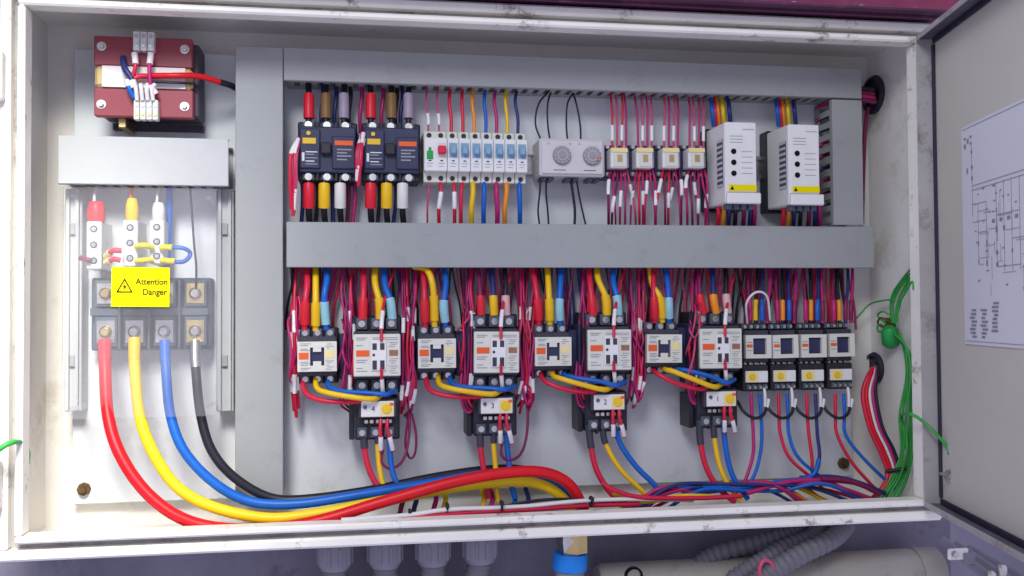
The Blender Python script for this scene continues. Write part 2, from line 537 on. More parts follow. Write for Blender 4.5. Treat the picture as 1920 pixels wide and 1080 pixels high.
# ------------------------------------------------------------------ open right door (tray with folded edges)
TH = math.radians(76.8)
DD = Vector((-math.cos(TH), -math.sin(TH), 0))      # from hinge outwards
DN = Vector((-math.sin(TH), math.cos(TH), 0))       # inner face normal
HC = at(1747, 75, -0.022)
HB = at(1774, 941, -0.022)
DX = 0.5 * (HC.x + HB.x)
DZ0, DZ1 = HB.z, HC.z
DW = 0.60
DORG = Vector((DX, -0.022, DZ0))
door = thing('cabinet_door', DORG, 'open right hand cabinet door with dark folded edge and paper taped inside', 'door')
def dpart(name, mb, material, parent=None):
    return obj(name, mb, material, parent or door)
def dbox(s0, s1, n0, n1, z0, z1, b=0.0):
    m_ = MB().box(s0, s1, n0, n1, z0, z1, b)
    m_.v = [DD * p.x + DN * p.y + Vector((0, 0, p.z)) for p in m_.v]
    return m_
DH = DZ1 - DZ0
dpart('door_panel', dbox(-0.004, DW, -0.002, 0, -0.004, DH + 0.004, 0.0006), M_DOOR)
dpart('folded_edge', dbox(-0.008, DW, -0.002, 0.024, DH + 0.004, DH + 0.007, 0.001), M_DOOR_EDGE)
dpart('folded_edge', dbox(-0.008, DW, -0.002, 0.024, -0.007, -0.004, 0.001), M_DOOR_EDGE)
dpart('folded_edge', dbox(-0.008, -0.005, -0.002, 0.024, -0.004, DH + 0.004, 0.001), M_FRAME)
dpart('gasket', dbox(-0.0045, 0.002, 0.0004, 0.004, 0.006, DH - 0.006, 0.001), M_RUBBER)
dpart('edge_return', dbox(0.0, DW, 0.0242, 0.0260, DH - 0.0005, DH + 0.007, 0.0004), M_FRAME)
dpart('edge_return', dbox(0.0, DW, 0.0242, 0.0260, -0.007, 0.0015, 0.0004), M_FRAME)
dpart('gasket', dbox(0.0, DW, 0.0004, 0.004, DH - 0.005, DH + 0.003, 0.001), M_RUBBER)
dpart('gasket', dbox(0.0, DW, 0.0004, 0.004, -0.003, 0.005, 0.001), M_RUBBER)

def at_door(u, v, off=0.0):
    d = ray(u, v)
    o = DORG + DN * off
    t = (o - CAM).dot(DN) / d.dot(DN)
    p = CAM + d * t - DORG
    return p.dot(DD), p.z          # along door, height above DORG

# paper diagram taped to door
s0, zt = at_door(1804, 240)
_, zb = at_door(1814, 645)
sR = s0 + 0.205
paper = thing('circuit_diagram', DORG + DD * s0 + Vector((0, 0, zb)), 'pale circuit diagram sheet with fine grey lines taped inside the right door', 'paper diagram')
def pbox(s0_, s1_, z0_, z1_, n0=0.0016, n1=0.0019):
    return dbox(s0_, s1_, n0, n1, z0_, z1_)
PH = zt - zb
PW = sR - s0
obj('sheet', pbox(0, PW, 0, PH, 0.0006, 0.0014), M_PAPER, paper)
def line(s_a, z_a, s_b, z_b, wd=0.0007):
    obj('ink_line', pbox(min(s_a, s_b) - wd / 2, max(s_a, s_b) + wd / 2, min(z_a, z_b) - wd / 2, max(z_a, z_b) + wd / 2), M_INK, paper)
zf = lambda f: PH * (1 - f)
sf = lambda f: PW * f
line(sf(.02), zf(.015), sf(.98), zf(.015), .0006)
line(sf(.02), zf(.985), sf(.98), zf(.985), .0006)
for f in (.285, .305):
    line(sf(.16), zf(f), sf(.96), zf(f))
for s_, a, b in ((.16, .10, .42), (.24, .37, .64), (.36, .37, .64), (.50, .30, .66), (.60, .30, .68), (.70, .30, .68), (.80, .30, .68)):
    line(sf(s_), zf(a), sf(s_), zf(b))
for a, b, f in ((.16, .36, .37), (.16, .36, .45), (.24, .36, .50), (.5, .8, .44), (.5, .8, .66), (.7, .9, .55)):
    line(sf(a), zf(f), sf(b), zf(f))
def blot(name, s_, f, ws, hs):
    obj(name, pbox(sf(s_) - ws / 2, sf(s_) + ws / 2, zf(f) - hs / 2, zf(f) + hs / 2), M_INK, paper)
for s_, f in ((.16, .13), (.16, .20), (.16, .25), (.24, .55), (.36, .55), (.24, .63), (.36, .64), (.5, .42), (.5, .50), (.5, .60), (.5, .65), (.6, .5), (.7, .6), (.09, .21)):
    blot('diagram_symbol', s_, f, rnd.uniform(.003, .006), rnd.uniform(.004, .008))
for k in range(26):
    a_, f_ = rnd.uniform(.20, .92), rnd.uniform(.32, .74)
    if k % 2:
        line(sf(a_), zf(f_), sf(a_), zf(f_ + rnd.uniform(.04, .14)), .0005)
    else:
        line(sf(a_), zf(f_), sf(min(.97, a_ + rnd.uniform(.05, .2))), zf(f_), .0005)
for k in range(30):
    blot('diagram_text', rnd.uniform(.20, .95), rnd.uniform(.30, .76), rnd.uniform(.003, .007), .0018)
for k in range(7):
    blot('diagram_text', .06 + .045 * (k % 3), .06 + .02 * (k // 3) + .01 * (k % 2), .006, .003)
for c in range(3):
    for k in range(8):
        blot('diagram_text', .14 + .16 * c + rnd.uniform(-.015, .015), .845 + k * .017 - .03 * (c == 2), rnd.uniform(.010, .019), .0028)
for k in range(4):
    obj('symbol_ring', pbox(sf(.44 + .1 * k), sf(.48 + .1 * k), zf(.47), zf(.455)), M_INK, paper)

# ------------------------------------------------------------------ slotted wiring ducts
FINGERS = {}
def finger_mesh(length, wdt, depth, axis, material):
    key = (round(wdt, 4), round(depth, 4), axis, material.name)
    if key not in FINGERS:
        m_ = MB()
        if axis == 'x':
            m_.box(-wdt / 2, wdt / 2, 0, depth, -0.0008, 0.0008, 0.0003)
        else:
            m_.box(-0.0008, 0.0008, 0, depth, -wdt / 2, wdt / 2, 0.0003)
        me = m_.mesh('finger')
        me.materials.append(material)
        FINGERS[key] = me
    return FINGERS[key]

def duct(label, x0, x1, z0, z1, yf, material, sides, horizontal=True, pitch=0.0165, skip=None):
    """lid with returned lips, base tray, comb fingers along the asked sides"""
    loc = Vector(((x0 + x1) / 2, PL, min(z0, z1)))
    t = thing('wire_duct', loc, label, 'wire duct', 'slotted wiring ducts')
    def add(name, mb, par=t):
        mb.v = [p - loc for p in mb.v]
        return obj(name, mb, material, par)
    e = 0.0012
    lid = MB().box(x0, x1, yf, yf + 0.002, z0, z1, 0.0009)
    lo = add('lid', lid)
    base = MB().box(x0 + 0.003, x1 - 0.003, PL - 0.002, PL - 0.0003, z0 + 0.003, z1 - 0.003)
    add('base', base)
    if horizontal:
        add('lid_lip', MB().box(x0, x1, yf + 0.002, yf + 0.010, z1 - e, z1), lo)
        add('lid_lip', MB().box(x0, x1, yf + 0.002, yf + 0.010, z0, z0 + e), lo)
        for s in (0, 1):
            zz = z1 - 0.003 if s else z0 + 0.003
            add('side_wall', MB().box(x0 + 0.002, x1 - 0.002, PL - 0.016, PL - 0.0025, zz - e / 2, zz + e / 2))
    else:
        add('lid_lip', MB().box(x0, x0 + e, yf + 0.002, yf + 0.010, z0, z1), lo)
        add('lid_lip', MB().box(x1 - e, x1, yf + 0.002, yf + 0.010, z0, z1), lo)
        for s in (0, 1):
            xx = x1 - 0.003 if s else x0 + 0.003
            add('side_wall', MB().box(xx - e / 2, xx + e / 2, PL - 0.016, PL - 0.0025, z0 + 0.002, z1 - 0.002))
    fd = PL - 0.016 - (yf + 0.004)
    for s in sides:
        if horizontal:
            me = finger_mesh(0, pitch * 0.52, fd, 'x', material)
            n = int((x1 - x0) / pitch)
            for k in range(n):
                x = x0 + pitch * (k + 0.5)
                o = obj('finger', me, None, t, (x - loc.x, yf + 0.004 - loc.y, (z1 - 0.003 if s else z0 + 0.003) - loc.z))
        else:
            me = finger_mesh(0, pitch * 0.52, fd, 'z', material)
            n = int((z1 - z0) / pitch)
            for k in range(n):
                z = z0 + pitch * (k + 0.5)
                o = obj('finger', me, None, t, ((x1 - 0.003 if s else x0 + 0.003) - loc.x, yf + 0.004 - loc.y, z - loc.z))
    return t

YD = 0.10
duct('tall grey vertical wire duct left of the contactor rows', -0.3605, -0.2965, -0.311, 0.3135, YD, M_DUCT, (0, 1), False)
duct('long grey wire duct along the top above the breakers', -0.2955, 0.572, 0.268, 0.314, YD, M_DUCT, (0,))
duct('wide grey wire duct between the breaker row and the contactor row', -0.2915, 0.586, 0.0070, 0.0700, YD - 0.004, M_DUCT, (0, 1))
duct('short grey vertical wire duct right of the two white drive units', 0.523, 0.572, 0.0725, 0.2655, YD, M_DUCT, (0,), False, 0.0185)
duct('pale wire duct below the transformer above the clear cover', -0.589, -0.369, 0.118, 0.183, 0.095, M_DUCT_L, (0, 1))

# ------------------------------------------------------------------ generic wire maker
def path(pts, Y):
    out = []
    for i, p in enumerate(pts):
        if len(p) == 3:
            out.append(at(p[0], p[1], p[2]))
        else:
            y = Y if not isinstance(Y, (list, tuple)) else Y[0] + (Y[1] - Y[0]) * i / (len(pts) - 1)
            out.append(at(p[0], p[1], y))
    return out

def wire(pts, Y, r, material, label, group=None, sleeves=(), boots=(), name='wire', cat='wire', n=7, sub=6):
    """sleeves / boots: (t0, t1, radius, material, part name) measured along the path 0..1"""
    P = path(pts, Y) if not isinstance(pts[0], Vector) else pts
    if name == 'power_cable':
        P = [p + Vector((rnd.uniform(-.0016, .0016), 0, rnd.uniform(-.0016, .0016))) if 1 < q_ < len(P) - 1 else p for q_, p in enumerate(P)]
    m_ = MB().tube(P, r, n, sub)
    S = spline(P, 10)
    base = min(S, key=lambda q: q.z).copy()
    m_.v = [p - base for p in m_.v]
    o = tag(obj(name, m_, material, None, base), label, cat, group)
    L = [0.0]
    for a, b in zip(S, S[1:]):
        L.append(L[-1] + (b - a).length)
    def seg(t0, t1, k=5):
        out = []
        for j in range(k + 1):
            d = L[-1] * (t0 + (t1 - t0) * j / k)
            i = max(i_ for i_ in range(len(L)) if L[i_] <= d + 1e-12)
            i = min(i, len(S) - 2)
            f = (d - L[i]) / max(1e-9, L[i + 1] - L[i])
            out.append(S[i].lerp(S[i + 1], f))
        return out
    for (t0, t1, rr, mt, nm) in list(sleeves) + list(boots):
        q = seg(t0, t1)
        b = MB()
        b.tube(q, rr, n + 1, 2)
        b.v = [p - base for p in b.v]
        obj(nm, b, mt, o)
    return o

def bootprof(p0, p1, r):
    return MB().lathe(p0, p1, [(0, r * .62), (.08, r * .8), (.35, r), (.85, r * 1.02), (1, r * .9)], 12)

def sub(par, name, mb, material, loc=(0, 0, 0)):
    return obj(name, mb, material, par, loc)

def screw(par, x, y, z, r, material=None):
    s = MB().cyl((x, y, z), (x, y - 0.002, z), r, r * 0.92, 10)
    o = sub(par, 'screw', s, material or M_STEEL)
    sl = MB().box(x - r * .75, x + r * .75, y - 0.0024, y - 0.0018, z - r * .14, z + r * .14)
    sub(o, 'screw_slot', sl, M_BLACK) if par.parent is None else None
    return o

def terminal(par, x, z, wd, h, y0, y1):
    """open terminal well with its screw"""
    t = sub(par, 'terminal', MB().box(x - wd / 2, x + wd / 2, y0, y1, z - h / 2, z + h / 2, 0.001), M_BLOCK)
    s = MB().cyl((x, y1 - 0.0002, z), (x, y1 - 0.0026, z), wd * 0.36, wd * 0.33, 9)
    obj('terminal_screw', s, M_STEEL, t)
    return t

# ------------------------------------------------------------------ contactors
def rect(u0, v0, u1, v1, Y):
    a, b = at(u0, v0, Y), at(u1, v1, Y)
    return (a.x + b.x) / 2, (a.z + b.z) / 2, b.x - a.x, a.z - b.z

ORD = ['leftmost', 'second', 'third', 'fourth']

def small_contactor(label):
    t = thing('small_contactor', (0, 0, 0), label, 'contactor', 'small contactors in the lower row')
    W, H = 0.053, 0.041
    sub(t, 'base', MB().box(-W / 2 - .002, W / 2 + .002, -0.050, -0.008, -0.039, 0.039, .002), M_BLACK)
    sub(t, 'upper_body', MB().box(-W / 2, W / 2, -0.0735, -0.050, -0.027, 0.027, .002), M_DARK)
    for x in (-.017, 0, .017):
        for s in (1, -1):
            terminal(t, x, s * .032, .0125, .012, -.050, -.060)
    sub(t, 'side_block', MB().box(W / 2 + .003, W / 2 + .017, -.052, -.010, -.034, .030, .0015), M_NAVY)
    f = MB().ring(-W / 2, W / 2, -H / 2, H / 2, -.0095, .0095, -.0125, .0125, -.0815, -.0736)
    fp = sub(t, 'face_plate', f, M_CREAM)
    for s in (1, -1):
        obj('face_tab', MB().box(-.0055, .0055, -.0812, -.0745, s * .0065, s * .0125), M_CREAM, fp)
    sub(t, 'actuator', MB().box(-.0092, .0092, -.0772, -.0737, -.0122, .0122, .001), M_NAVY)
    sub(t, 'orange_mark', MB().box(-.0245, -.0115, -.0822, -.0816, -.0035, .0055), M_ORANGE)
    sub(t, 'yellow_mark', MB().box(.0115, .0225, -.0822, -.0816, -.002, .0085), M_YCREAM)
    for k, z in enumerate((.0155, .0178, .0105, .0085, -.0072, -.0095, -.0118, -.0155, -.0178)):
        sub(t, 'print_line', MB().box(-.0225, -.0125 + .004 * (k % 2), -.0820, -.0816, z - .0004, z + .0004), M_PRINT)
    for k, z in enumerate((-.0060, -.0085, -.0120, -.0145, -.0175, .0115, .0140, .0172)):
        sub(t, 'print_line', MB().box(.0115 + .002 * (k % 2), .0225 - .003 * (k % 3), -.0820, -.0816, z - .0004, z + .0004), M_PRINT)
    return t

def large_contactor(label):
    t = thing('large_contactor', (0, 0, 0), label, 'contactor', 'large contactors in the lower row')
    W, H = 0.064, 0.058
    sub(t, 'base', MB().box(-W / 2 - .003, W / 2 + .003, -0.058, -0.008, -0.054, 0.054, .002), M_BLACK)
    sub(t, 'upper_body', MB().box(-W / 2, W / 2, -0.086, -0.058, -0.033, 0.033, .002), M_DARK)
    for x in (-.0205, 0, .0205):
        for s in (1, -1):
            terminal(t, x, s * .043, .015, .016, -.058, -.070)
    sub(t, 'auxiliary_block', MB().box(-W / 2 - .0075, -W / 2 - .0035, -.066, -.010, -.036, .036, .0012), M_NAVY)
    sub(t, 'auxiliary_block', MB().box(W / 2 + .0035, W / 2 + .0175, -.052, -.010, -.038, .036, .0015), M_BLACK)
    sub(t, 'face_plate', MB().box(-W / 2, W / 2, -.094, -.0862, -H / 2, H / 2, .0012), M_CREAM)
    c = sub(t, 'centre_column', MB().box(-.0085, .0125, -.0965, -.0942, -.021, .021, .0006), M_WHITE)
    for x in (-.0035, .0070):
        for z0, z1 in ((.0075, .0165), (-.0195, -.0070)):
            obj('slot', MB().box(x - .0030, x + .0030, -.0969, -.0964, z0, z1), M_DARK, c)
    obj('slot', MB().box(-.0062, -.0030, -.0969, -.0964, -.0012, .0022), M_BLACK, c)
    sub(t, 'orange_mark', MB().box(-.0285, -.0105, -.0946, -.0941, -.0015, .0070), M_ORANGE)
    sub(t, 'brown_mark', MB().box(.0165, .0285, -.0946, -.0941, -.001, .007), M_BROWN)
    for k, z in enumerate((.024, .0215, .0135, -.0065, -.0095, -.0175, -.0215)):
        sub(t, 'print_line', MB().box(-.0285, -.0135 - .003 * (k % 3), -.0945, -.0941, z - .0005, z + .0005), M_PRINT)
    for k, z in enumerate((.0175, .0150, .0120, -.0050, -.0080, -.0110, -.0150, -.0180, -.0215, -.0245)):
        sub(t, 'print_line', MB().box(.0160 + .002 * (k % 2), .0285 - .002 * (k % 3), -.0945, -.0941, z - .0004, z + .0004), M_PRINT)
    for z in (.024, .0215):
        sub(t, 'print_line', MB().box(-.006, .0285, -.0945, -.0941, z - .0004, z + .0004), M_PRINT)
    return t

def overload_relay(label, digit):
    t = thing('overload_relay', (0, 0, 0), label, 'overload relay', 'overload relays under the large contactors')
    # local origin at face centre projected to the plate
    sub(t, 'body', MB().box(-.031, .031, -.074, -.020, -.044, .014, .002), M_BLACK)
    sub(t, 'head', MB().box(-.026, .026, -.0875, -.0742, -.0125, .013, .0015), M_DARK)
    sub(t, 'side_foot', MB().box(-.039, -.0315, -.060, -.018, -.045, .006, .001), M_BLACK)
    f = sub(t, 'face_plate', MB().box(-.0225, .0225, -.0905, -.0876, -.0108, .0108, .0008), M_WHITE)
    sub(t, 'setting_dial', MB().cyl((.0125, -.0906, 0), (.0125, -.0925, 0), .0068, .0060, 14), M_YELLOW)
    sub(t, 'dial_surround', MB().box(.0035, .0215, -.09085, -.0906, -.0085, .0085), M_YCREAM)
    sub(t, 'orange_mark', MB().box(.0165, .0218, -.0914, -.0909, .0045, .0085), M_ORANGE)
    text('marking', digit, .0105, (-.006, -.0908, 0), M_NAVY, t)
    sub(t, 'reset_button', MB().cyl((-.017, -.0906, .003), (-.017, -.0925, .003), .0026, n=10), M_BLOCK)
    for x in (-.021, -.0025, .016):
        terminal(t, x, -.033, .0135, .014, -.074, -.081)
    for x in (-.0155, -.008, .0005, .009, .017):
        sub(t, 'terminal_clamp', MB().box(x - .0027, x + .0027, -.0835, -.0742, -.0205, -.0150, .0006), M_STEEL)
    return t

S_R = [(557, 640, 632, 697), (784, 633, 855, 692), (1004, 631, 1071, 687), (1213, 626, 1279, 681)]
L_R = [(664, 626, 750, 706), (890, 622, 973, 699), (1103, 618, 1184, 694), (1314, 616, 1391, 691)]
O_R = [(678, 752, 738, 782), (903, 748, 960, 774), (1115, 741, 1170, 767), (1326, 734, 1380, 762)]
for i, r_ in enumerate(S_R):
    x, z, w_, h_ = rect(*r_, PL - .0815)
    if i == 0:
        sc0 = small_contactor('')
        o = sc0
    else:
        o = copy_tree(sc0)
    o.location = (x, PL, z)
    o.rotation_euler.y = rnd.uniform(-.014, .014)
    o['label'] = '%s from the left of the small contactors with a square black window' % ['first', 'second', 'third', 'last'][i]
for i, r_ in enumerate(L_R):
    x, z, w_, h_ = rect(*r_, PL - .094)
    if i == 0:
        lc0 = large_contactor('')
        o = lc0
    else:
        o = copy_tree(lc0)
    o.location = (x, PL, z)
    o.rotation_euler.y = rnd.uniform(-.012, .012)
    o['label'] = '%s large cream faced contactor with slotted centre column, counted from the left' % ['first', 'second', 'third', 'last'][i]
for i, r_ in enumerate(O_R):
    x, z, w_, h_ = rect(*r_, PL - .0905)
    o = overload_relay('%s black overload relay, white face marked %s beside a yellow dial' % (['leftmost', 'second', 'third', 'rightmost'][i], ['four', 'three', 'two', 'one'][i]), '4321'[i])
    o.location = (x, PL, z)

# four mini contactors with thermal relays at the right end
M_R = [(1398, 629, 1447, 671), (1449, 629, 1498, 670), (1502, 628, 1551, 669), (1555, 626, 1604, 668)]
T_R = [(1399, 695, 1440, 718), (1451, 693, 1493, 717), (1503, 692, 1547, 716), (1556, 691, 1600, 714)]
def mini_contactor():
    t = thing('mini_contactor', (0, 0, 0), '', 'contactor', 'mini contactors at the right end')
    W, H = .0415, .0345
    sub(t, 'base', MB().box(-W / 2, W / 2, -.048, -.008, -.031, .034, .0015), M_BLACK)
    sub(t, 'upper_body', MB().box(-W / 2 + .001, W / 2 - .001, -.066, -.048, -.024, .024, .0015), M_DARK)
    for x in (-.015, -.005, .005, .015):
        for s in (1, -1):
            terminal(t, x, s * .0285 + .001, .008, .008, -.048, -.058)
    sub(t, 'face_plate', MB().ring(-W / 2 + .0005, W / 2 - .0005, -H / 2, H / 2, -.0085, .0125, -.0115, .0125, -.0745, -.0661), M_CREAM)
    sub(t, 'actuator', MB().box(-.0082, .0122, -.070, -.0662, -.0112, .0122, .001), M_NAVY)
    sub(t, 'orange_mark', MB().box(-.0190, -.0095, -.0750, -.0746, -.001, .0035), M_ORANGE)
    sub(t, 'print_line', MB().box(-.0190, -.0100, -.0749, -.0746, .006, .007), M_PRINT)
    sub(t, 'print_line', MB().box(-.0190, -.0100, -.0749, -.0746, -.006, -.005), M_PRINT)
    return t
def thermal_relay():
    t = thing('thermal_relay', (0, 0, 0), '', 'thermal relay', 'thermal relays under the mini contactors')
    sub(t, 'body', MB().box(-.020, .020, -.068, -.015, -.022, .0175, .0015), M_BLACK)
    sub(t, 'face_plate', MB().box(-.0175, .0175, -.0725, -.0681, -.0085, .0085, .0008), M_WHITE)
    sub(t, 'dial_surround', MB().box(-.0170, .0020, -.0731, -.0726, -.0078, .0078), M_YCREAM)
    sub(t, 'setting_dial', MB().cyl((-.0075, -.0732, 0), (-.0075, -.0745, 0), .0052, .0046, 12), M_YELLOW)
    for x in (-.0125, -.004, .0045, .013):
        terminal(t, x, -.0155, .0068, .008, -.068, -.073)
    for x in (-.014, -.006, .003, .012):
        sub(t, 'connecting_pin', MB().box(x - .0018, x + .0018, -.062, -.058, .0176, .0285), M_STEEL)
    return t
MN = ['first', 'second', 'third', 'last']
for i, r_ in enumerate(M_R):
    x, z, w_, h_ = rect(*r_, PL - .0745)
    if i == 0:
        mc0 = mini_contactor(); o = mc0
    else:
        o = copy_tree(mc0)
    o.location = (x, PL, z)
    o.rotation_euler.y = rnd.uniform(-.015, .015)
    o['label'] = '%s from the left of the four mini contactors in white frames' % MN[i]
for i, r_ in enumerate(T_R):
    x, z, w_, h_ = rect(*r_, PL - .0725)
    if i == 0:
        tr0 = thermal_relay(); o = tr0
    else:
        o = copy_tree(tr0)
    o.location = (x, PL, z)
    o['label'] = 'thermal relay with yellow dial under the %s mini contactor from the left' % MN[i]

# ------------------------------------------------------------------ moulded case breakers
def case_breaker():
    t = thing('case_breaker', (0, 0, 0), '', 'circuit breaker', 'moulded case breakers in the upper row')
    W = .083
    sub(t, 'base', MB().box(-W / 2, W / 2, -.050, -.002, -.042, .042, .002), M_BLACK)
    sub(t, 'cover', MB().box(-W / 2 + .002, W / 2 - .002, -.062, -.0501, -.031, .034, .002), M_NAVYD)
    sub(t, 'raised_panel', MB().box(-.038, -.010, -.066, -.0621, -.026, .030, .0015), M_NAVY)
    sub(t, 'raised_panel', MB().box(.006, .038, -.066, -.0621, -.026, .020, .0015), M_NAVYD)
    sub(t, 'handle', MB().box(-.009, .005, -.072, -.0621, -.006, .010, .0015), M_BLACK)
    sub(t, 'yellow_label', MB().box(-.034, -.016, -.0668, -.0661, .0085, .0165), M_YELLOW)
    sub(t, 'orange_label', MB().box(.010, .035, -.0668, -.0661, .0070, .0135), M_ORANGE)
    sub(t, 'test_button', MB().cyl((-.026, -.0663, .023), (-.026, -.0680, .023), .0030, n=10), M_YELLOW)
    sub(t, 'white_mark', MB().box(-.0350, -.0315, -.0668, -.0661, -.016, -.004), M_WHITE)
    for k, z in enumerate((-.003, -.0065, -.0115, -.0160, -.020)):
        sub(t, 'print_line', MB().box(-.0300, -.0140 - .004 * (k % 2), -.0666, -.0661, z - .0007, z + .0007), M_WHITE if k in (0, 3) else M_PRINT)
    for k, z in enumerate((.001, -.0035, -.008, -.013)):
        sub(t, 'print_line', MB().box(.013, .033 - .006 * (k % 2), -.0666, -.0661, z - .0010, z + .0010), M_PRINT)
    for x in (-.0265, -.001, .0245):
        for s in (1, -1):
            terminal(t, x, s * .0365, .016, .009, -.050, -.0555)
    for x in (-.014, .012):
        sub(t, 'phase_barrier', MB().box(x - .0012, x + .0012, -.058, -.0502, .0342, .0415), M_BLACK)
        sub(t, 'phase_barrier', MB().box(x - .0012, x + .0012, -.058, -.0502, -.0415, -.0312), M_BLACK)
    return t
for i, r_ in enumerate([(560, 228, 668, 336), (680, 230, 788, 337)]):
    x, z, w_, h_ = rect(*r_, PL - .062)
    if i == 0:
        cb0 = case_breaker(); o = cb0
    else:
        o = copy_tree(cb0)
    o.location = (x, PL, z)
    o['label'] = ['black moulded case breaker next to the tall vertical duct', 'black moulded case breaker next to the row of small white breakers'][i]

# ------------------------------------------------------------------ row of modular breakers
xa, zc, wr, hr = rect(795, 242, 990, 342, PL - .070)
x_left = xa - wr / 2
mod = wr / 9
def mcb(width, label, levers, cat='circuit breaker'):
    t = thing('modular_breaker', (0, 0, 0), label, cat, 'modular breakers in one row' )
    g = .0003
    H = hr / 2
    sub(t, 'body', MB().box(-width / 2 + g, width / 2 - g, -.055, -.006, -H, H, .0012), M_CREAM)
    sub(t, 'nose', MB().box(-width / 2 + g, width / 2 - g, -.070, -.0551, -H * .62, H * .68, .0012), M_WHITE)
    nm = round(width / mod)
    for k in range(nm):
        x = -width / 2 + mod * (k + .5)
        for s in (1, -1):
            sub(t, 'terminal_hole', MB().cyl((x, -.0551, s * H * .84), (x, -.0556, s * H * .84), .0036, n=12), M_BLACK)
        mt = levers[k]
        if mt is M_GREEN:
            sub(t, 'green_print', MB().box(x - .0045, x + .0045, -.0706, -.0701, -.006, .006), mt)
            sub(t, 'green_print', MB().box(x - .0020, x + .0020, -.0706, -.0701, .0062, .011), mt)
        else:
            red = mt is M_RED
            sub(t, 'lever_recess', MB().box(x - .0058, x + .0058, -.0705, -.0701, -.003, .018), M_BLUEP if not red else M_CREAM)
            L = MB().box(x - (.0058 if red else .0040), x + (.0058 if red else .0040), -.080, -.0706, .001, .0125, .0016)
            sub(t, 'lever', L, mt)
        sub(t, 'print_line', MB().box(x - .0045, x + .0045, -.0704, -.0701, -.0120, -.0112), M_PRINT)
        sub(t, 'print_line', MB().box(x - .0020, x + .0020, -.0704, -.0701, -.0085, -.0070), M_INKB)
        sub(t, 'print_line', MB().box(x - .0045, x + .0030, -.0704, -.0701, -.0160, -.0153), M_PRINT)
    return t
o = mcb(mod * 2, 'double width breaker with green print and a red lever', [M_GREEN, M_RED])
o.location = (x_left + mod, PL, zc)
for k in range(7):
    if k == 0:
        m0 = mcb(mod, '', [M_BLUEP]); o = m0
    else:
        o = copy_tree(m0)
    o.location = (x_left + mod * (2.5 + k), PL, zc)
    o['label'] = ['first', 'second', 'third', 'fourth', 'fifth', 'sixth', 'last'][k] + ' single breaker with blue lever right of the red lever'

# ------------------------------------------------------------------ twin dial timer
x, z, w_, h_ = rect(1012, 258, 1135, 331, PL - .065)
t = thing('twin_timer', (x, PL, z), 'grey white timer unit with two round grey dials', 'timer')
sub(t, 'housing', MB().box(-w_ / 2, w_ / 2, -.0625, -.006, -h_ / 2, h_ / 2, .002), M_GREYW)
sub(t, 'front_cover', MB().box(-w_ / 2 + .003, w_ / 2 - .003, -.065, -.0626, -h_ / 2 + .003, h_ / 2 - .003, .0012), M_GREYW)
for k, dx in enumerate((-.0165, .0285)):
    d = sub(t, 'dial', MB().lathe((dx, -.0651, .002), (dx, -.071, .002), [(0, .0135), (.6, .0135), (1, .0120)], 24), M_PRINT)
    obj('dial_ring', MB().lathe((dx, -.0711, .002), (dx, -.0722, .002), [(0, .0090), (1, .0085)], 24), M_DIAL, d)
    obj('dial_knob', MB().lathe((dx, -.0723, .002), (dx, -.0735, .002), [(0, .0050), (1, .0045)], 16), M_PRINT, d)
    for a in range(12):
        q = a * math.pi / 6
        obj('dial_tick', MB().box(dx + .0117 * math.cos(q) - .0005, dx + .0117 * math.cos(q) + .0005, -.0716, -.0708, .002 + .0117 * math.sin(q) - .0005, .002 + .0117 * math.sin(q) + .0005), M_WHITE, d)
    sub(t, 'print_line', MB().box(dx - .012, dx + .006, -.0654, -.0651, -.0195, -.0187), M_INKB)
    if k:
        obj('orange_pointer', MB().box(dx + .006, dx + .009, -.0728, -.0719, -.006, .000), M_ORANGE, d)
for dx in (-.036, -.004, .010):
    sub(t, 'cover_screw', MB().cyl((dx, -.0651, .020), (dx, -.0662, .020), .0016, n=8), M_STEEL)
for dx in (-.040, -.029, -.003, .008, .030, .041):
    sub(t, 'terminal', MB().box(dx - .004, dx + .004, -.050, -.020, -h_ / 2 - .005, -h_ / 2 - .0002, .0008), M_BLOCK)

# ------------------------------------------------------------------ small plug in relays
def relay():
    t = thing('plug_in_relay', (0, 0, 0), '', 'relay', 'plug in relays beside the timer')
    sub(t, 'socket', MB().box(-.0185, .0185, -.040, -.006, -.026, .023, .0015), M_NAVY)
    for x in (-.0125, 0, .0125):
        terminal(t, x, -.0215, .009, .007, -.040, -.046)
        terminal(t, x, .0190, .009, .006, -.040, -.046)
    sub(t, 'case', MB().box(-.0125, .0125, -.066, -.0401, -.0150, .0150, .0015), M_WHITE)
    sub(t, 'yellow_top', MB().box(-.0125, .0125, -.0675, -.0661, .0085, .0145), M_YCREAM)
    c = sub(t, 'window', MB().box(-.0090, .0095, -.0672, -.0661, -.0125, .0065), M_CREAM)
    obj('coil', MB().box(-.0030, .0045, -.0680, -.0673, -.006, .0045), M_BRASS, c)
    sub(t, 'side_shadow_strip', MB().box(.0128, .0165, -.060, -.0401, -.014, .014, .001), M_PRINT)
    return t
RX = [1161, 1209, 1258, 1306]
for i, u in enumerate(RX):
    p = at(u, 296, PL - .066)
    if i == 0:
        r0 = relay(); o = r0
    else:
        o = copy_tree(r0)
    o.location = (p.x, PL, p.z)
    o['label'] = ['white plug in relay right beside the twin dial timer', 'second plug in relay right of the twin dial timer', 'third plug in relay right of the twin dial timer', 'white plug in relay right beside the first drive unit'][i]

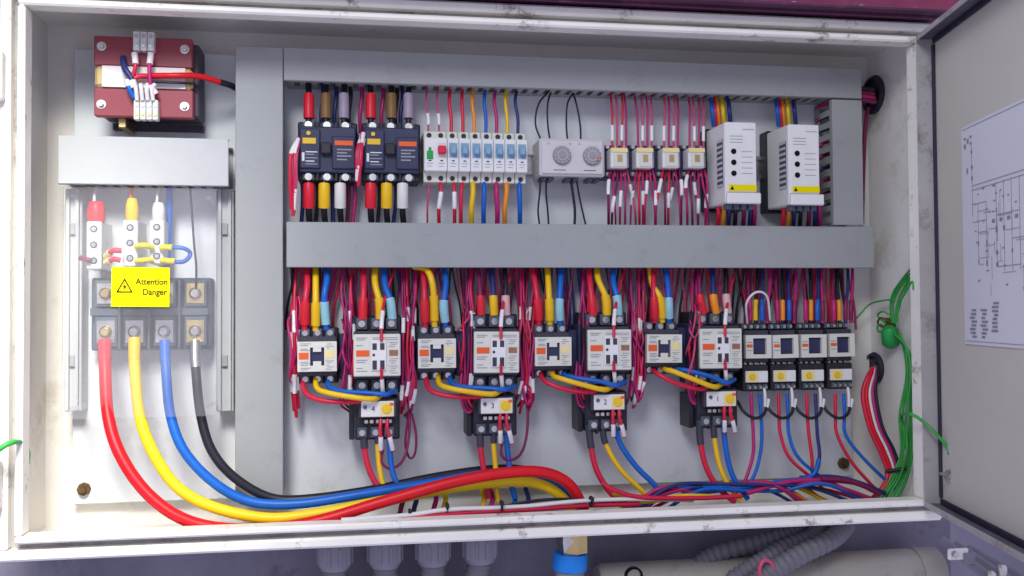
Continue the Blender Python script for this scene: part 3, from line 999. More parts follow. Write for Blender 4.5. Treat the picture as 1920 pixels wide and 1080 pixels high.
# ------------------------------------------------------------------ white drive units
def drive():
    t = thing('drive_unit', (0, 0, 0), '', 'drive unit', 'white drive units in the upper row')
    W, H, D = .048, .119, .105
    sub(t, 'heat_sink', MB().box(-W / 2, W / 2 + .010, -.030, -.002, -H / 2 - .003, H / 2 + .004, .0015), M_BLACK)
    sub(t, 'housing', MB().box(-W / 2, W / 2, -D, -.0301, -H / 2, H / 2, .002), M_WHITE)
    fr = sub(t, 'front_cover', MB().box(-W / 2 + .001, W / 2 - .001, -D - .0025, -D - .0001, -H / 2 + .016, H / 2 - .001, .001), M_WHITE)
    sub(t, 'chin', MB().box(-W / 2, W / 2 + .004, -D - .007, -D - .0001, -H / 2 - .001, -H / 2 + .0150, .0015), M_WHITE)
    v = MB().box(-W / 2 - .0008, -W / 2 - .0001, -D + .008, -D + .030, -.034, .036)
    vt = sub(t, 'vent_grille', v, M_BLOCK)
    for k in range(9):
        zz = -.032 + k * .0082
        obj('vent_slat', MB().box(-W / 2 - .0016, -W / 2 - .0009, -D + .009, -D + .029, zz - .0018, zz + .0018), M_GREYW, vt)
    for z in (.016, .0, -.016):
        sub(t, 'indicator_button', MB().cyl((-.012, -D - .0026, z), (-.012, -D - .0036, z), .0040, n=14), M_INKB)
    st = sub(t, 'yellow_warning_label', MB().box(-.020, .0225, -D - .0031, -D - .0026, -.0415, -.0325), M_STICK)
    obj('warning_mark', MB().prism([(-.018, -.040), (-.012, -.040), (-.015, -.034)], -D - .0034, -D - .0032), M_INKB, st)
    for k in range(3):
        sub(t, 'print_line', MB().box(-.018, .002, -D - .0030, -D - .0026, .029 + k * .0045, .0297 + k * .0045), M_PRINT)
    sub(t, 'print_line', MB().box(.002, .020, -D - .0030, -D - .0026, .0480, .0488), M_PRINT)
    for z in (.016, .008, 0, -.008, -.016):
        sub(t, 'print_line', MB().box(.000, .017, -D - .0030, -D - .0026, z - .0003, z + .0003), M_PRINT)
    for k in range(4):
        sub(t, 'terminal', MB().box(-.020 + k * .011, -.012 + k * .011, -D + .004, -D + .020, -H / 2 - .008, -H / 2 - .0002, .0008), M_BLOCK)
    return t
for i, (u0, v0, u1, v1) in enumerate([(1363, 226, 1415, 384), (1481, 228, 1534, 389)]):
    x, z, w_, h_ = rect(u0, v0, u1, v1, PL - .105)
    if i == 0:
        d0 = drive(); o = d0
    else:
        o = copy_tree(d0)
    o.location = (x, PL, z)
    o['label'] = ['white drive unit with three black dots beside the plug in relays', 'white drive unit with three black dots beside the short vertical duct'][i]

# ------------------------------------------------------------------ transformer, upper left
x, z, w_, h_ = rect(176, 66, 362, 222, PL - .075)
t = thing('transformer', (x, PL, z - h_ / 2), 'red brown transformer with white coil tape at the upper left', 'transformer')
hh = h_ / 2
YF = -.075
sub(t, 'core', MB().box(-w_ / 2 + .004, w_ / 2 + .006, -.062, -.012, .004, h_ - .004, .002), M_TRCORE)
sub(t, 'coil', MB().box(-w_ / 2 + .001, w_ / 2 - .001, YF - .001, -.0621, h_ * .36, h_ * .625, .004), M_TAPEY)
sub(t, 'coil_tape', MB().box(-w_ / 2 + .011, w_ / 2 - .010, YF - .0022, YF - .0011, h_ * .362, h_ * .623), M_TAPE)
top = sub(t, 'clamp_plate', MB().box(-w_ / 2, w_ / 2 - .001, YF, -.0621, h_ * .63, h_, .0015), M_TRAFO)
bot = sub(t, 'clamp_plate', MB().box(-w_ / 2 + .0005, w_ / 2, YF, -.0621, 0, h_ * .355, .0015), M_TRAFO)
for bx in (-w_ / 2 + .010, w_ / 2 - .011):
    for bz, par in ((h_ * .145, bot), (h_ * .865, top)):
        b = MB().cyl((bx, YF - .0002, bz), (bx, YF - .0012, bz), .0062, n=14)
        wsh = obj('washer', b, M_STEEL, par)
        sub(t, 'bolt', MB().cyl((bx, YF - .0013, bz), (bx, YF - .0055, bz), .0038, .0035, 6), M_STEEL)
for k in range(3):
    bx = -.007 + k * .0092
    s = sub(t, 'terminal_block', MB().box(bx - .0042, bx + .0042, YF - .014, YF - .0003, h_ - .022, h_ + .004, .001), M_TERMW)
    obj('terminal_screw', MB().cyl((bx, YF - .0141, h_ - .003), (bx, YF - .0155, h_ - .003), .0026, n=8), M_STEEL, s)
    obj('terminal_screw', MB().cyl((bx, YF - .0141, h_ - .015), (bx, YF - .0155, h_ - .015), .0026, n=8), M_STEEL, s)
for k in range(4):
    bx = -.0065 + k * .0080
    s = sub(t, 'terminal_block', MB().box(bx - .0036, bx + .0036, YF - .014, YF - .0003, -.006, .021, .001), M_TERMW)
    obj('terminal_screw', MB().cyl((bx, YF - .0141, .001), (bx, YF - .0155, .001), .0024, n=8), M_BRASS, s)
    obj('terminal_screw', MB().cyl((bx, YF - .0141, .013), (bx, YF - .0155, .013), .0024, n=8), M_STEEL, s)
sub(t, 'foot', MB().box(-.036, -.026, -.060, -.004, -.012, .004, .001), M_BRASS)
sub(t, 'mounting_foot', MB().box(-w_ / 2 + .010, w_ / 2 + .004, -.012, -.0002, -.006, .003), M_TRCORE)

# ------------------------------------------------------------------ incoming supply block
x, z, w_, h_ = rect(164, 520, 392, 656, .115)
t = thing('power_terminal_block', (x, PL, z - h_ / 2), 'slate four pole terminal block feeding the thick cables', 'terminal block')
sub(t, 'body', MB().box(-w_ / 2, w_ / 2, -.030, -.0003, 0, h_, .002), M_BLOCK)
PX = [198, 252, 308, 366]
for i, u in enumerate(PX):
    c = at(u, 620, .115)
    dx = c.x - x
    for zz, hz in ((h_ * .26, h_ * .40), (h_ * .78, h_ * .36)):
        wl = sub(t, 'terminal_well', MB().box(dx - .0145, dx + .0145, -.0480, -.0301, zz - hz / 2, zz + hz / 2, .001), M_BLOCK)
        obj('bus_plate', MB().box(dx - .0115, dx + .0115, -.0498, -.0481, zz - hz * .38, zz + hz * .38), M_STEEL if i < 3 else M_BRASS, wl)
        obj('clamp_bolt', MB().lathe((dx, -.0499, zz), (dx, -.0570, zz), [(0, .0085), (.3, .0085), (.31, .0060), (1, .0055)], 8), M_BRASS if i == 0 else M_STEEL, wl)
for dx in (-w_ / 2 + .0145 + .001,):
    pass
for k in range(3):
    a, b = at(PX[k], 620, .115).x, at(PX[k + 1], 620, .115).x
    xm = (a + b) / 2 - x
    sub(t, 'phase_barrier', MB().box(xm - .0016, xm + .0016, -.0555, -.0301, .002, h_ - .002, .0006), M_BLOCK)
sub(t, 'centre_bridge', MB().box(-w_ / 2 + .002, w_ / 2 - .002, -.0440, -.0301, h_ * .475, h_ * .585, .001), M_BLOCK)

# three white tapped terminals with boots above it
TAPS = [(176, 400, 505, 378, M_BOOTR, 'red'), (244, 398, 500, 372, M_BOOTY, 'yellow'), (294, 398, 495, 380, M_BOOTW, 'white')]
for i, (u, v0, v1, vb, bm_, cn) in enumerate(TAPS):
    a, b = at(u, v0 + 15, .100), at(u, v1, .100)
    t = thing('tap_terminal', (a.x, PL, b.z), 'white three screw tap terminal under the %s boot' % cn, 'terminal', 'tap terminals above the power block')
    h = a.z - b.z
    sub(t, 'body', MB().box(-.0095, .0095, -.0650, -.030, 0, h, .0015), M_WHITE)
    sub(t, 'pedestal', MB().box(-.0080, .0080, -.0299, -.0003, 0, h), M_WHITE)
    for k in range(3):
        zz = h * (.84 - .33 * k)
        sub(t, 'screw_hole', MB().cyl((0, -.0652, zz), (0, -.0645, zz), .0050, n=12), M_BLOCK)
        sub(t, 'screw', MB().cyl((0, -.0653, zz), (0, -.0662, zz), .0030, n=8), M_STEEL)
    top_ = at(u, vb, .112)
    bt = bootprof(Vector((0, -.053, top_.z - b.z)), Vector((0, -.053, h - .001)), .0115 if i == 0 else .0085)
    sub(t, 'boot', bt, bm_)

# side rails for the clear cover
for u0, u1, lab in ((120, 150, 'left'), (405, 437, 'right')):
    a, b = at(u0, 352, .125), at(u1, 772, .125)
    t = thing('cover_rail', ((a.x + b.x) / 2, PL, b.z), 'pale vertical support rail at the %s edge of the clear cover' % lab, 'rail', 'support rails of the clear cover')
    wd = (b.x - a.x)
    h = a.z - b.z
    sub(t, 'web', MB().box(-wd / 2, wd / 2, -.034, -.0003, 0, h, .001), M_DUCT_L)
    sub(t, 'ridge', MB().box(-wd / 2 + .003, -wd / 2 + .007, -.040, -.0341, .002, h - .002), M_DUCT_L)
    sub(t, 'ridge', MB().box(wd / 2 - .007, wd / 2 - .003, -.040, -.0341, .002, h - .002), M_DUCT_L)
    for f in (.20, .79):
        sub(t, 'clip', MB().box(-wd / 2 + .0075, wd / 2 - .0075, -.039, -.0341, h * f, h * f + .016, .001), M_DUCT)

a, b = at(118, 350, .062), at(405, 780, .062)
t = thing('clear_cover', ((a.x + b.x) / 2, .062, b.z), 'clear acrylic cover over the supply terminals', 'clear cover')
wd, h = b.x - a.x, a.z - b.z
sub(t, 'pane', MB().box(-wd / 2, wd / 2, 0, .003, 0, h, .0004), M_ACRYLIC)
for sx in (-1, 1):
    for zz in (.012, h - .012):
        sub(t, 'standoff', MB().cyl((sx * (wd / 2 - .010), .0032, zz), (sx * (wd / 2 - .010), .062, zz), .0030, n=8), M_ACRYLIC)

a, b = at(209, 501, .061), at(318, 575, .061)
t = thing('warning_sticker', ((a.x + b.x) / 2, .0615, (a.z + b.z) / 2), 'yellow Attention Danger sticker on the clear cover', 'sticker')
wd, h = b.x - a.x, a.z - b.z
t.rotation_euler.y = .012
sub(t, 'vinyl', MB().box(-wd / 2, wd / 2, -.0007, 0, -h / 2, h / 2), M_STICK)
tri = [(-.0305, -.0075), (-.0095, -.0075), (-.0200, .0115)]
cx, cz = -.02, -.0012
m_ = MB()
vv = []
for s in (1.0, .74):
    vv += [(cx + (px - cx) * s, -.0011, cz + (pz - cz) * s) for px, pz in tri]
m_.add(vv, [(0, 1, 4, 3), (1, 2, 5, 4), (2, 0, 3, 5)])
sub(t, 'warning_triangle', m_, M_INKB)
bolt_ = [(-.0192, .0055), (-.0222, -.0005), (-.0201, -.0008), (-.0212, -.0050), (-.0178, .0008), (-.0199, .0012)]
sub(t, 'lightning_bolt', MB().prism(bolt_, -.0012, -.0009), M_INKB)
text('lettering', 'Attention', .0112, (.0138, -.0010, .0068), M_INKB, t, sx=.92, bold=.00018)
text('lettering', 'Danger', .0112, (.0178, -.0010, -.0068), M_INKB, t, sx=.92, bold=.00018)

# ------------------------------------------------------------------ thick supply cables
YC = .060
wire([(196, 640, .105), (197, 690, .085), (205, 780, .065), (226, 850, .05), (268, 918, .04), (330, 966, .034), (400, 990, .034), (500, 992, .034), (600, 975, .034), (720, 940, .036), (850, 905, .040), (950, 886, .046), (1020, 886, .052), (1066, 908, .058), (1092, 950, .062), (1104, 992, .064)],
     0, .0078, M_REDC, 'thick red supply cable sweeping low and arching across the front of the bundle', 'thick supply cables',
     boots=[(0, .035, .0084, M_BOOTR, 'cable_lug_sleeve')], name='power_cable', cat='cable', n=14, sub=8)
wire([(252, 636, .105), (253, 690, .088), (262, 780, .07), (286, 850, .058), (330, 912, .050), (400, 953, .047), (500, 970, .047), (600, 962, .049), (720, 938, .054), (850, 915, .062), (950, 905, .070), (1010, 908, .074), (1050, 928, .078), (1072, 965, .080), (1080, 1000, .08)],
     0, .0074, M_YC, 'thick yellow supply cable between the red and blue ones', 'thick supply cables',
     boots=[(0, .04, .0080, M_BOOTY, 'cable_lug_sleeve')], name='power_cable', cat='cable', n=14, sub=8)
wire([(309, 640, .105), (311, 690, .09), (321, 780, .075), (346, 846, .066), (398, 906, .062), (470, 940, .062), (560, 944, .063), (680, 926, .066), (800, 905, .074), (900, 890, .082), (980, 886, .09), (1040, 900, .094), (1075, 940, .096), (1090, 985, .098)],
     0, .0066, M_BLUE, 'thick blue supply cable running between the yellow and black ones', 'thick supply cables',
     boots=[(0, .04, .0072, M_BLUE, 'cable_lug_sleeve')], name='power_cable', cat='cable', n=14, sub=8)
wire([(366, 640, .105), (367, 690, .092), (375, 780, .08), (400, 846, .074), (446, 900, .072), (510, 932, .074), (580, 937, .075), (700, 917, .078), (820, 896, .088), (920, 881, .098), (990, 880, .104), (1050, 898, .108), (1085, 940, .112), (1100, 985, .114)],
     0, .0064, M_BW, 'thick black supply cable on the upper side of the sweeping bundle', 'thick supply cables',
     boots=[(0, .05, .0071, M_STEEL, 'cable_lug_sleeve')], name='power_cable', cat='cable', n=14, sub=8)

# ------------------------------------------------------------------ small leads round the supply block
wire([(199, 480, .10), (212, 470, .085), (228, 470, .085)], 0, .0035, M_RED, 'short red lead from the tap terminal under the red boot, upper one', sleeves=[(0, .4, .0045, M_YCREAM, 'lead_sleeve')])
wire([(199, 492, .10), (214, 486, .085), (226, 488, .085)], 0, .0035, M_RED, 'short red lead from the tap terminal under the red boot, lower one', sleeves=[(0, .4, .0045, M_YCREAM, 'lead_sleeve')])
wire([(150, 484, .10), (160, 486, .095), (170, 488, .095)], 0, .0035, M_DRED, 'stub of dark red lead left of the tap terminals')
wire([(255, 462, .095), (270, 460, .085), (286, 464, .095)], 0, .0038, M_STICK, 'upper yellow link between the yellow and white booted terminals')
wire([(255, 490, .095), (270, 488, .085), (286, 488, .095)], 0, .0038, M_STICK, 'lower yellow link between the yellow and white booted terminals')
wire([(300, 464, .095), (322, 464, .085), (345, 466, .085), (357, 476, .09), (345, 490, .085), (322, 490, .085), (302, 488, .095)], 0, .0030, M_BLUE, 'blue lead looping right of the white booted terminal',
     sleeves=[(.02, .22, .0042, M_STICK, 'lead_sleeve'), (.76, .98, .0042, M_STICK, 'lead_sleeve')])
wire([(318, 352, .13), (317, 420, .135), (314, 500, .13), (312, 540, .125)], 0, .0045, M_BLUE, 'blue lead dropping behind the clear cover beside the white boot')
wire([(356, 345, .12), (360, 400, .125), (364, 460, .12), (368, 500, .115), (367, 555, .112)], 0, .0016, M_BW, 'thin black lead dropping to the fourth pole of the supply block')
for (u, ud) in ((176, 184), (244, 250), (294, 304)):
    wire([(ud, 340, .125), (u + 2, 360, .118), (u, 388, .112)], 0, .0022, M_GREYW if u != 244 else M_ORANGE, 'thin lead running up from the %s boot into the pale duct' % {176: 'red', 244: 'yellow', 294: 'white'}[u])

# transformer leads
wire([(360, 141, .085), (330, 141, .083), (290, 143, .082), (262, 143, .078), (248, 150, .076)], 0, .0038, M_RED, 'red lead lying across the white tape of the transformer')
wire([(280, 142, .078), (330, 142, .075), (372, 143, .085), (402, 151, .095), (432, 160, .110), (442, 166, .125)], 0, .0040, M_REDC, 'red lead leaving the transformer to the right', sleeves=[(.74, .97, .0046, M_BW, 'lead_sleeve')])
wire([(282, 153, .080), (330, 155, .080), (366, 157, .088)], 0, .0018, M_BW, 'thin black lead across the lower half of the transformer tape')
wire([(231, 108, .088), (234, 128, .076), (246, 146, .074), (252, 165, .074)], 0, .0042, M_NBLUE, 'dark lead curling over the left part of the transformer tape', sleeves=[(.80, 1, .0050, M_SLEEVE, 'lead_sleeve')])
wire([(252, 100, .078), (254, 122, .074), (250, 140, .074), (245, 152, .075)], 0, .0028, M_RED, 'red lead under the left upper terminal of the transformer', sleeves=[(0, .40, .0042, M_SLEEVE, 'lead_sleeve')])
wire([(283, 100, .078), (280, 130, .073), (283, 160, .073), (292, 176, .076)], 0, .0028, M_MAG, 'red lead under the right upper terminal of the transformer', sleeves=[(0, .28, .0042, M_SLEEVE, 'lead_sleeve'), (.78, 1, .0042, M_SLEEVE, 'lead_sleeve')])
wire([(238, 150, .074), (243, 168, .073), (252, 184, .075)], 0, .0034, M_BLUE, 'blue sleeved lead at the lower left transformer terminal', sleeves=[(0, .35, .0040, M_SLEEVE, 'lead_sleeve')])
for k, u in enumerate((255, 265, 275, 285)):
    wire([(u - 4 + 3 * k, 158, .075), (u, 168, .072), (u + 2, 188, .075)], 0, .0030, M_WW, 'short white sleeved lead above the lower transformer terminals', 'white leads at the lower transformer terminals')

# ------------------------------------------------------------------ case breaker leads
for b, (us, tops, side) in enumerate([((579, 611, 645), (M_BOOTR, M_BOOTB, M_BOOTG), 'left'), ((695, 734, 766), (M_BOOTR, M_BOOTB, M_BOOTG), 'right')]):
    for k, u in enumerate(us):
        cn = ('red', 'brown', 'lilac')[k]
        wire([(u - 2 + 3 * k, 150, .135), (u, 172, .125), (u, 205, .118), (u, 238, .116)], 0, .0042, M_BW, 'black cable with %s boot entering the top of the %s moulded case breaker' % (cn, side),
             'breaker feed cables', boots=[(.36, .84, .0075, tops[k], 'boot')], name='cable', cat='cable', n=9)
    us2 = [(579, 608, 638), (695, 725, 755)][b]
    for k, u in enumerate(us2):
        cn = ('red', 'yellow', 'white')[k]
        wire([(u, 334, .116), (u, 360, .112), (u, 395, .118), (u + 2, 420, .130)], 0, .0045, M_BW, 'black cable with %s boot under the %s moulded case breaker' % (cn, side),
             'breaker feed cables', boots=[(.14, .62, .0082, (M_BOOTR, M_BOOTY, M_BOOTW)[k], 'boot')], name='cable', cat='cable', n=9)
# red marker bundles left of each breaker
for b, (u, v0, v1) in enumerate([(551, 262, 405), (672, 252, 348)]):
    for k in range(5):
        j = rnd.uniform(-7, 7)
        mid = (v0 + v1) / 2
        wire([(u + 8 + j * .3, v0 - 4 + 3 * k, .10), (u + j, v0 + 30, .088), (u + j * .9 - 1, mid + 10, .086), (u - 2 + j * .4, v1 - 6 * k, .095)], 0, .0026, (M_RED, M_MAG, M_RED, M_PINK, M_RED)[k],
             'red lead in the sleeved bundle at the left side of the %s case breaker' % ('left', 'right')[b], 'sleeved red leads beside case breaker %s' % 'AB'[b],
             sleeves=[(.02, .24, .0031, M_SLEEVE, 'marker_sleeve')] if k % 2 == 0 else [(.74, .96, .0031, M_SLEEVE, 'marker_sleeve')])
for k, (u, c) in enumerate(((603, M_NBLUE), (628, M_NBLUE), (655, M_BW), (742, M_BW), (752, M_NBLUE), (716, M_MAG), (676, M_MAG))):
    wire([(u, 150, .14), (u + 3, 178, .138), (u - 1, 215, .135), (u, 250, .14)], 0, .0030, c, 'dark lead hanging behind the boots above the case breakers', 'dark leads above the case breakers')
for k, u in enumerate((566, 594, 622, 652, 664, 710, 741)):
    wire([(u, 330, .14), (u + 2, 370, .14), (u + rnd.uniform(-4, 8), 420, .14)], 0, .0030, (M_NBLUE, M_BW, M_NBLUE, M_DRED, M_MAG, M_BW, M_NBLUE)[k], 'dark lead hanging behind the boots below the case breakers', 'dark leads below the case breakers')

# ------------------------------------------------------------------ modular breaker leads
BT = [(803, M_PINK, .0015, 'thin pink'), (823, M_PINK, .0015, 'second thin pink'), (846, M_RED, .0026, 'red'), (868, M_RED, .0026, 'second red'), (889, M_OW, .0026, 'orange'), (911, M_BLUE, .0026, 'blue'), (931, M_MAG, .0026, 'crimson'), (951, M_YW, .0026, 'yellow'), (971, M_NBLUE, .0024, 'navy')]
for k, (u, c, r, cn) in enumerate(BT):
    v0 = 158 + (u - 800) * .05
    wire([(u - 1, v0, .135), (u - 3 + rnd.uniform(-2, 2), 190, .125), (u, 222, .120), (u, 250, .116)], 0, r, c, '%s wire entering the top of the modular breaker row' % cn,
         'wires above the modular breakers', sleeves=[(.62, .84, .0026, M_SLEEVE, 'marker_sleeve')] if k < 2 else ())
BB = [(803, M_PINK, .0015, 'thin pink'), (826, M_RED, .0028, 'sleeved red'), (851, M_RED, .0028, 'second sleeved red'), (864, M_RED, .0030, 'red'), (886, M_YW, .0040, 'yellow'), (907, M_BLUE, .0036, 'blue'), (930, M_MAG, .0038, 'crimson'), (949, M_OW, .0036, 'orange'), (973, M_BLUE, .0036, 'second blue')]
for k, (u, c, r, cn) in enumerate(BB):
    ub = u + rnd.uniform(-3, 3)
    wire([(u + (4 if k == 3 else 0), 335, .116), (u + 1, 360, .108), (ub, 390, .112), (ub, 422, .128)], 0, r, c, '%s wire leaving the bottom of the modular breaker row' % cn,
         'wires below the modular breakers', sleeves=[(.30, .62, .0034, M_SLEEVE, 'marker_sleeve')] if k in (1, 2) else ())
# timer wires
TT = [[(1032, 168), (1010, 195), (1004, 232), (1014, 262)], [(1034, 170), (1027, 195), (1027, 232), (1031, 262)], [(1076, 172), (1064, 195), (1062, 235), (1064, 262)], [(1074, 172), (1082, 200), (1088, 235), (1089, 262)]]
TBm = [[(1014, 328), (1012, 362), (1009, 395), (1012, 425)], [(1025, 328), (1024, 362), (1027, 395), (1029, 425)], [(1069, 328), (1074, 362), (1078, 395), (1077, 425)], [(1080, 328), (1085, 362), (1092, 395), (1099, 425)]]
for k, p in enumerate(TT):
    wire(p, (.135, .115), .0014, M_BW, '%s thin black wire into the top of the twin timer' % ORD[k], 'thin black timer wires')
for k, p in enumerate(TBm):
    wire(p, (.12, .125), .0020 if k == 2 else .0014, M_BW, '%s thin black wire out of the bottom of the twin timer' % ORD[k], 'thin black timer wires')

# relay wires
for i, u in enumerate(RX):
    for k in range(4):
        du = (-13, -4, 5, 13)[k]
        j = rnd.uniform(-4, 4)
        c = (M_PINK, M_MAG, M_PINK, M_MAG)[(k + i) % 4] if i else (M_RED, M_PINK, M_RED, M_MAG)[k]
        wire([(u + du - 3 + j, 175 + i * 2, .135), (u + du + j * .6, 205, .125), (u + du, 245, .118), (u + du, 280, .116)], 0, .0017, c, 'thin red wire into the top of the %s plug in relay from the left' % MN[i],
             'red wires above plug in relay %s' % 'ABCD'[i], sleeves=[(.60, .86, .0026, M_SLEEVE, 'marker_sleeve')] if (k + i) % 2 == 0 else ())
    for k in range(6):
        du = -20 + 8 * k
        j = rnd.uniform(-9, 9)
        c = rnd.choice((M_RED, M_MAG, M_PINK, M_RED, M_MAG, M_DRED))
        s0_ = rnd.uniform(.15, .5)
        wire([(u + du * .7, 318, .116), (u + du, 345, rnd.uniform(.095, .115)), (u + du + j, 385, rnd.uniform(.095, .115)), (u + du + j * 1.3, 424, .13)], 0, rnd.uniform(.0014, .0022), c, 'red wire hanging under the %s plug in relay from the left' % MN[i],
             'red wires below plug in relay %s' % 'ABCD'[i], sleeves=[(s0_, s0_ + .22, .0028, M_SLEEVE, 'marker_sleeve')] if k % 3 != 1 else ())
# drive wires
for i, u in enumerate((1348, 1470)):
    for k, (du, c, cn) in enumerate(((-14, M_BLUE, 'blue'), (-4, M_OW, 'orange'), (6, M_YW, 'yellow'), (18, M_NBLUE, 'navy'), (-8, M_RED, 'red'))):
        wire([(u + du - 2, 182, .14), (u + du, 195, .13), (u + du + 2, 212, .125), (u + du + 4, 236, .135)], 0, .0034, c, '%s wire entering the top of the %s drive unit' % (cn, ('left', 'right')[i]), 'wires above drive unit %s' % 'AB'[i])
    for k, (du, c, cn) in enumerate(((-2, M_RED, 'red'), (8, M_OW, 'orange'), (18, M_NBLUE, 'navy'), (30, M_BW, 'black'), (46, M_DRED, 'dark red'), (58, M_NBLUE, 'second navy'), (66, M_MAG, 'crimson'))):
        wire([(u + du, 376, .10), (u + du + 1, 398, .105), (u + du - 1, 428, .125)], 0, .0034, c, '%s wire leaving the bottom of the %s drive unit' % (cn, ('left', 'right')[i]), 'wires below drive unit %s' % 'AB'[i])
# wires running into the short vertical duct
for k in range(9):
    v = 190 + k * 24
    wire([(1528, v + 14, .150), (1545, v + 6, .145), (1562, v, .135), (1580, v - 2, .14)], 0, .0030, (M_MAG, M_DRED, M_NBLUE)[k % 3], 'dark red or navy wire entering the side of the short vertical duct', 'wires entering the short vertical duct')

# ------------------------------------------------------------------ contactor wiring, one set for each pair
KS = [1.0, .955, .91, .875]
PAIR = ['first', 'second', 'third', 'last']
def pm(i, u, v):
    """measured on the first pair, carried over to pair i"""
    a, b, c, d = L_R[0]
    e, f, g, h = L_R[i]
    return ((e + g) / 2 + (u - (a + c) / 2) * KS[i], (f + h) / 2 + (v - (b + d) / 2) * KS[i])
def pp(i, *pts):
    return [(*pm(i, p[0], p[1]), p[2]) for p in pts]

# feeds from the wide duct into contactor tops: (list of points, colour, boot)
FS = {  # small contactors
 0: [[(574, 500), (576, 530), (572, 570), (571, 618)], [(592, 500), (592, 530), (592, 570), (592, 620)], [(612, 500), (613, 525), (608, 560), (612, 618)]],
 1: [[(792, 500), (795, 530), (796, 570), (797, 612)], [(776, 500), (800, 506), (812, 540), (815, 612)], [(832, 500), (836, 530), (832, 570), (836, 612)]],
 2: [[(996, 500), (1003, 530), (1008, 570), (1010, 608)], [(1026, 500), (1028, 530), (1030, 570), (1031, 608)], [(1052, 500), (1051, 530), (1049, 570), (1050, 608)]],
 3: [[(1222, 500), (1225, 530), (1227, 570), (1228, 604)], [(1218, 500), (1224, 535), (1238, 560), (1242, 604)], [(1247, 500), (1252, 535), (1254, 570), (1255, 604)]]}
FL = {
 0: [[(682, 500), (682, 530), (681, 565), (680, 608)], [(704, 500), (703, 530), (712, 570), (712, 608)], [(720, 500), (722, 535), (732, 565), (736, 608)]],
 1: [[(896, 500), (899, 530), (901, 560), (903, 600)], [(922, 500), (924, 530), (925, 560), (927, 600)], [(946, 500), (948, 530), (948, 560), (950, 600)]],
 2: [[(1104, 500), (1106, 530), (1110, 565), (1113, 600)], [(1118, 500), (1122, 525), (1136, 560), (1138, 600)], [(1150, 500), (1150, 530), (1157, 560), (1160, 600)]],
 3: [[(1310, 500), (1311, 530), (1313, 560), (1322, 596)], [(1336, 500), (1337, 530), (1338, 560), (1345, 596)], [(1360, 500), (1361, 530), (1362, 560), (1366, 596)]]}
COLS = [(M_RED, M_BOOTR, 'red'), (M_YW, M_BOOTY, 'yellow'), (M_BLUE, M_CYAN, 'blue')]
for size, D, yt in (('small', FS, .108), ('large', FL, .100)):
    for i in range(4):
        for k, p in enumerate(D[i]):
            c, bm_, cn = COLS[k]
            dark = size == 'large' and i in (1, 3)
            if dark:
                c = (M_DRED, M_NBLUE, M_BW)[k]
                bm_ = (M_BOOTR, M_BOOTY if i == 1 else M_OW, M_BOOTP)[k]
                cn = ('dark red', 'navy', 'black')[k]
            ys = [.128, .110, .100, yt]
            r = .0046 if size == 'small' else .0047
            if dark:
                r = .0036
            q = [(a, b, y) for (a, b), y in zip(p, ys)]
            wire(q, 0, r, c, '%s cable feeding the top of the %s %s contactor from the left' % (cn, PAIR[i], size), 'feed cables above the contactors',
                 boots=[(.60, .92, r * 1.42 if not dark else .0062, bm_, 'boot')], name='cable', cat='cable', n=9)

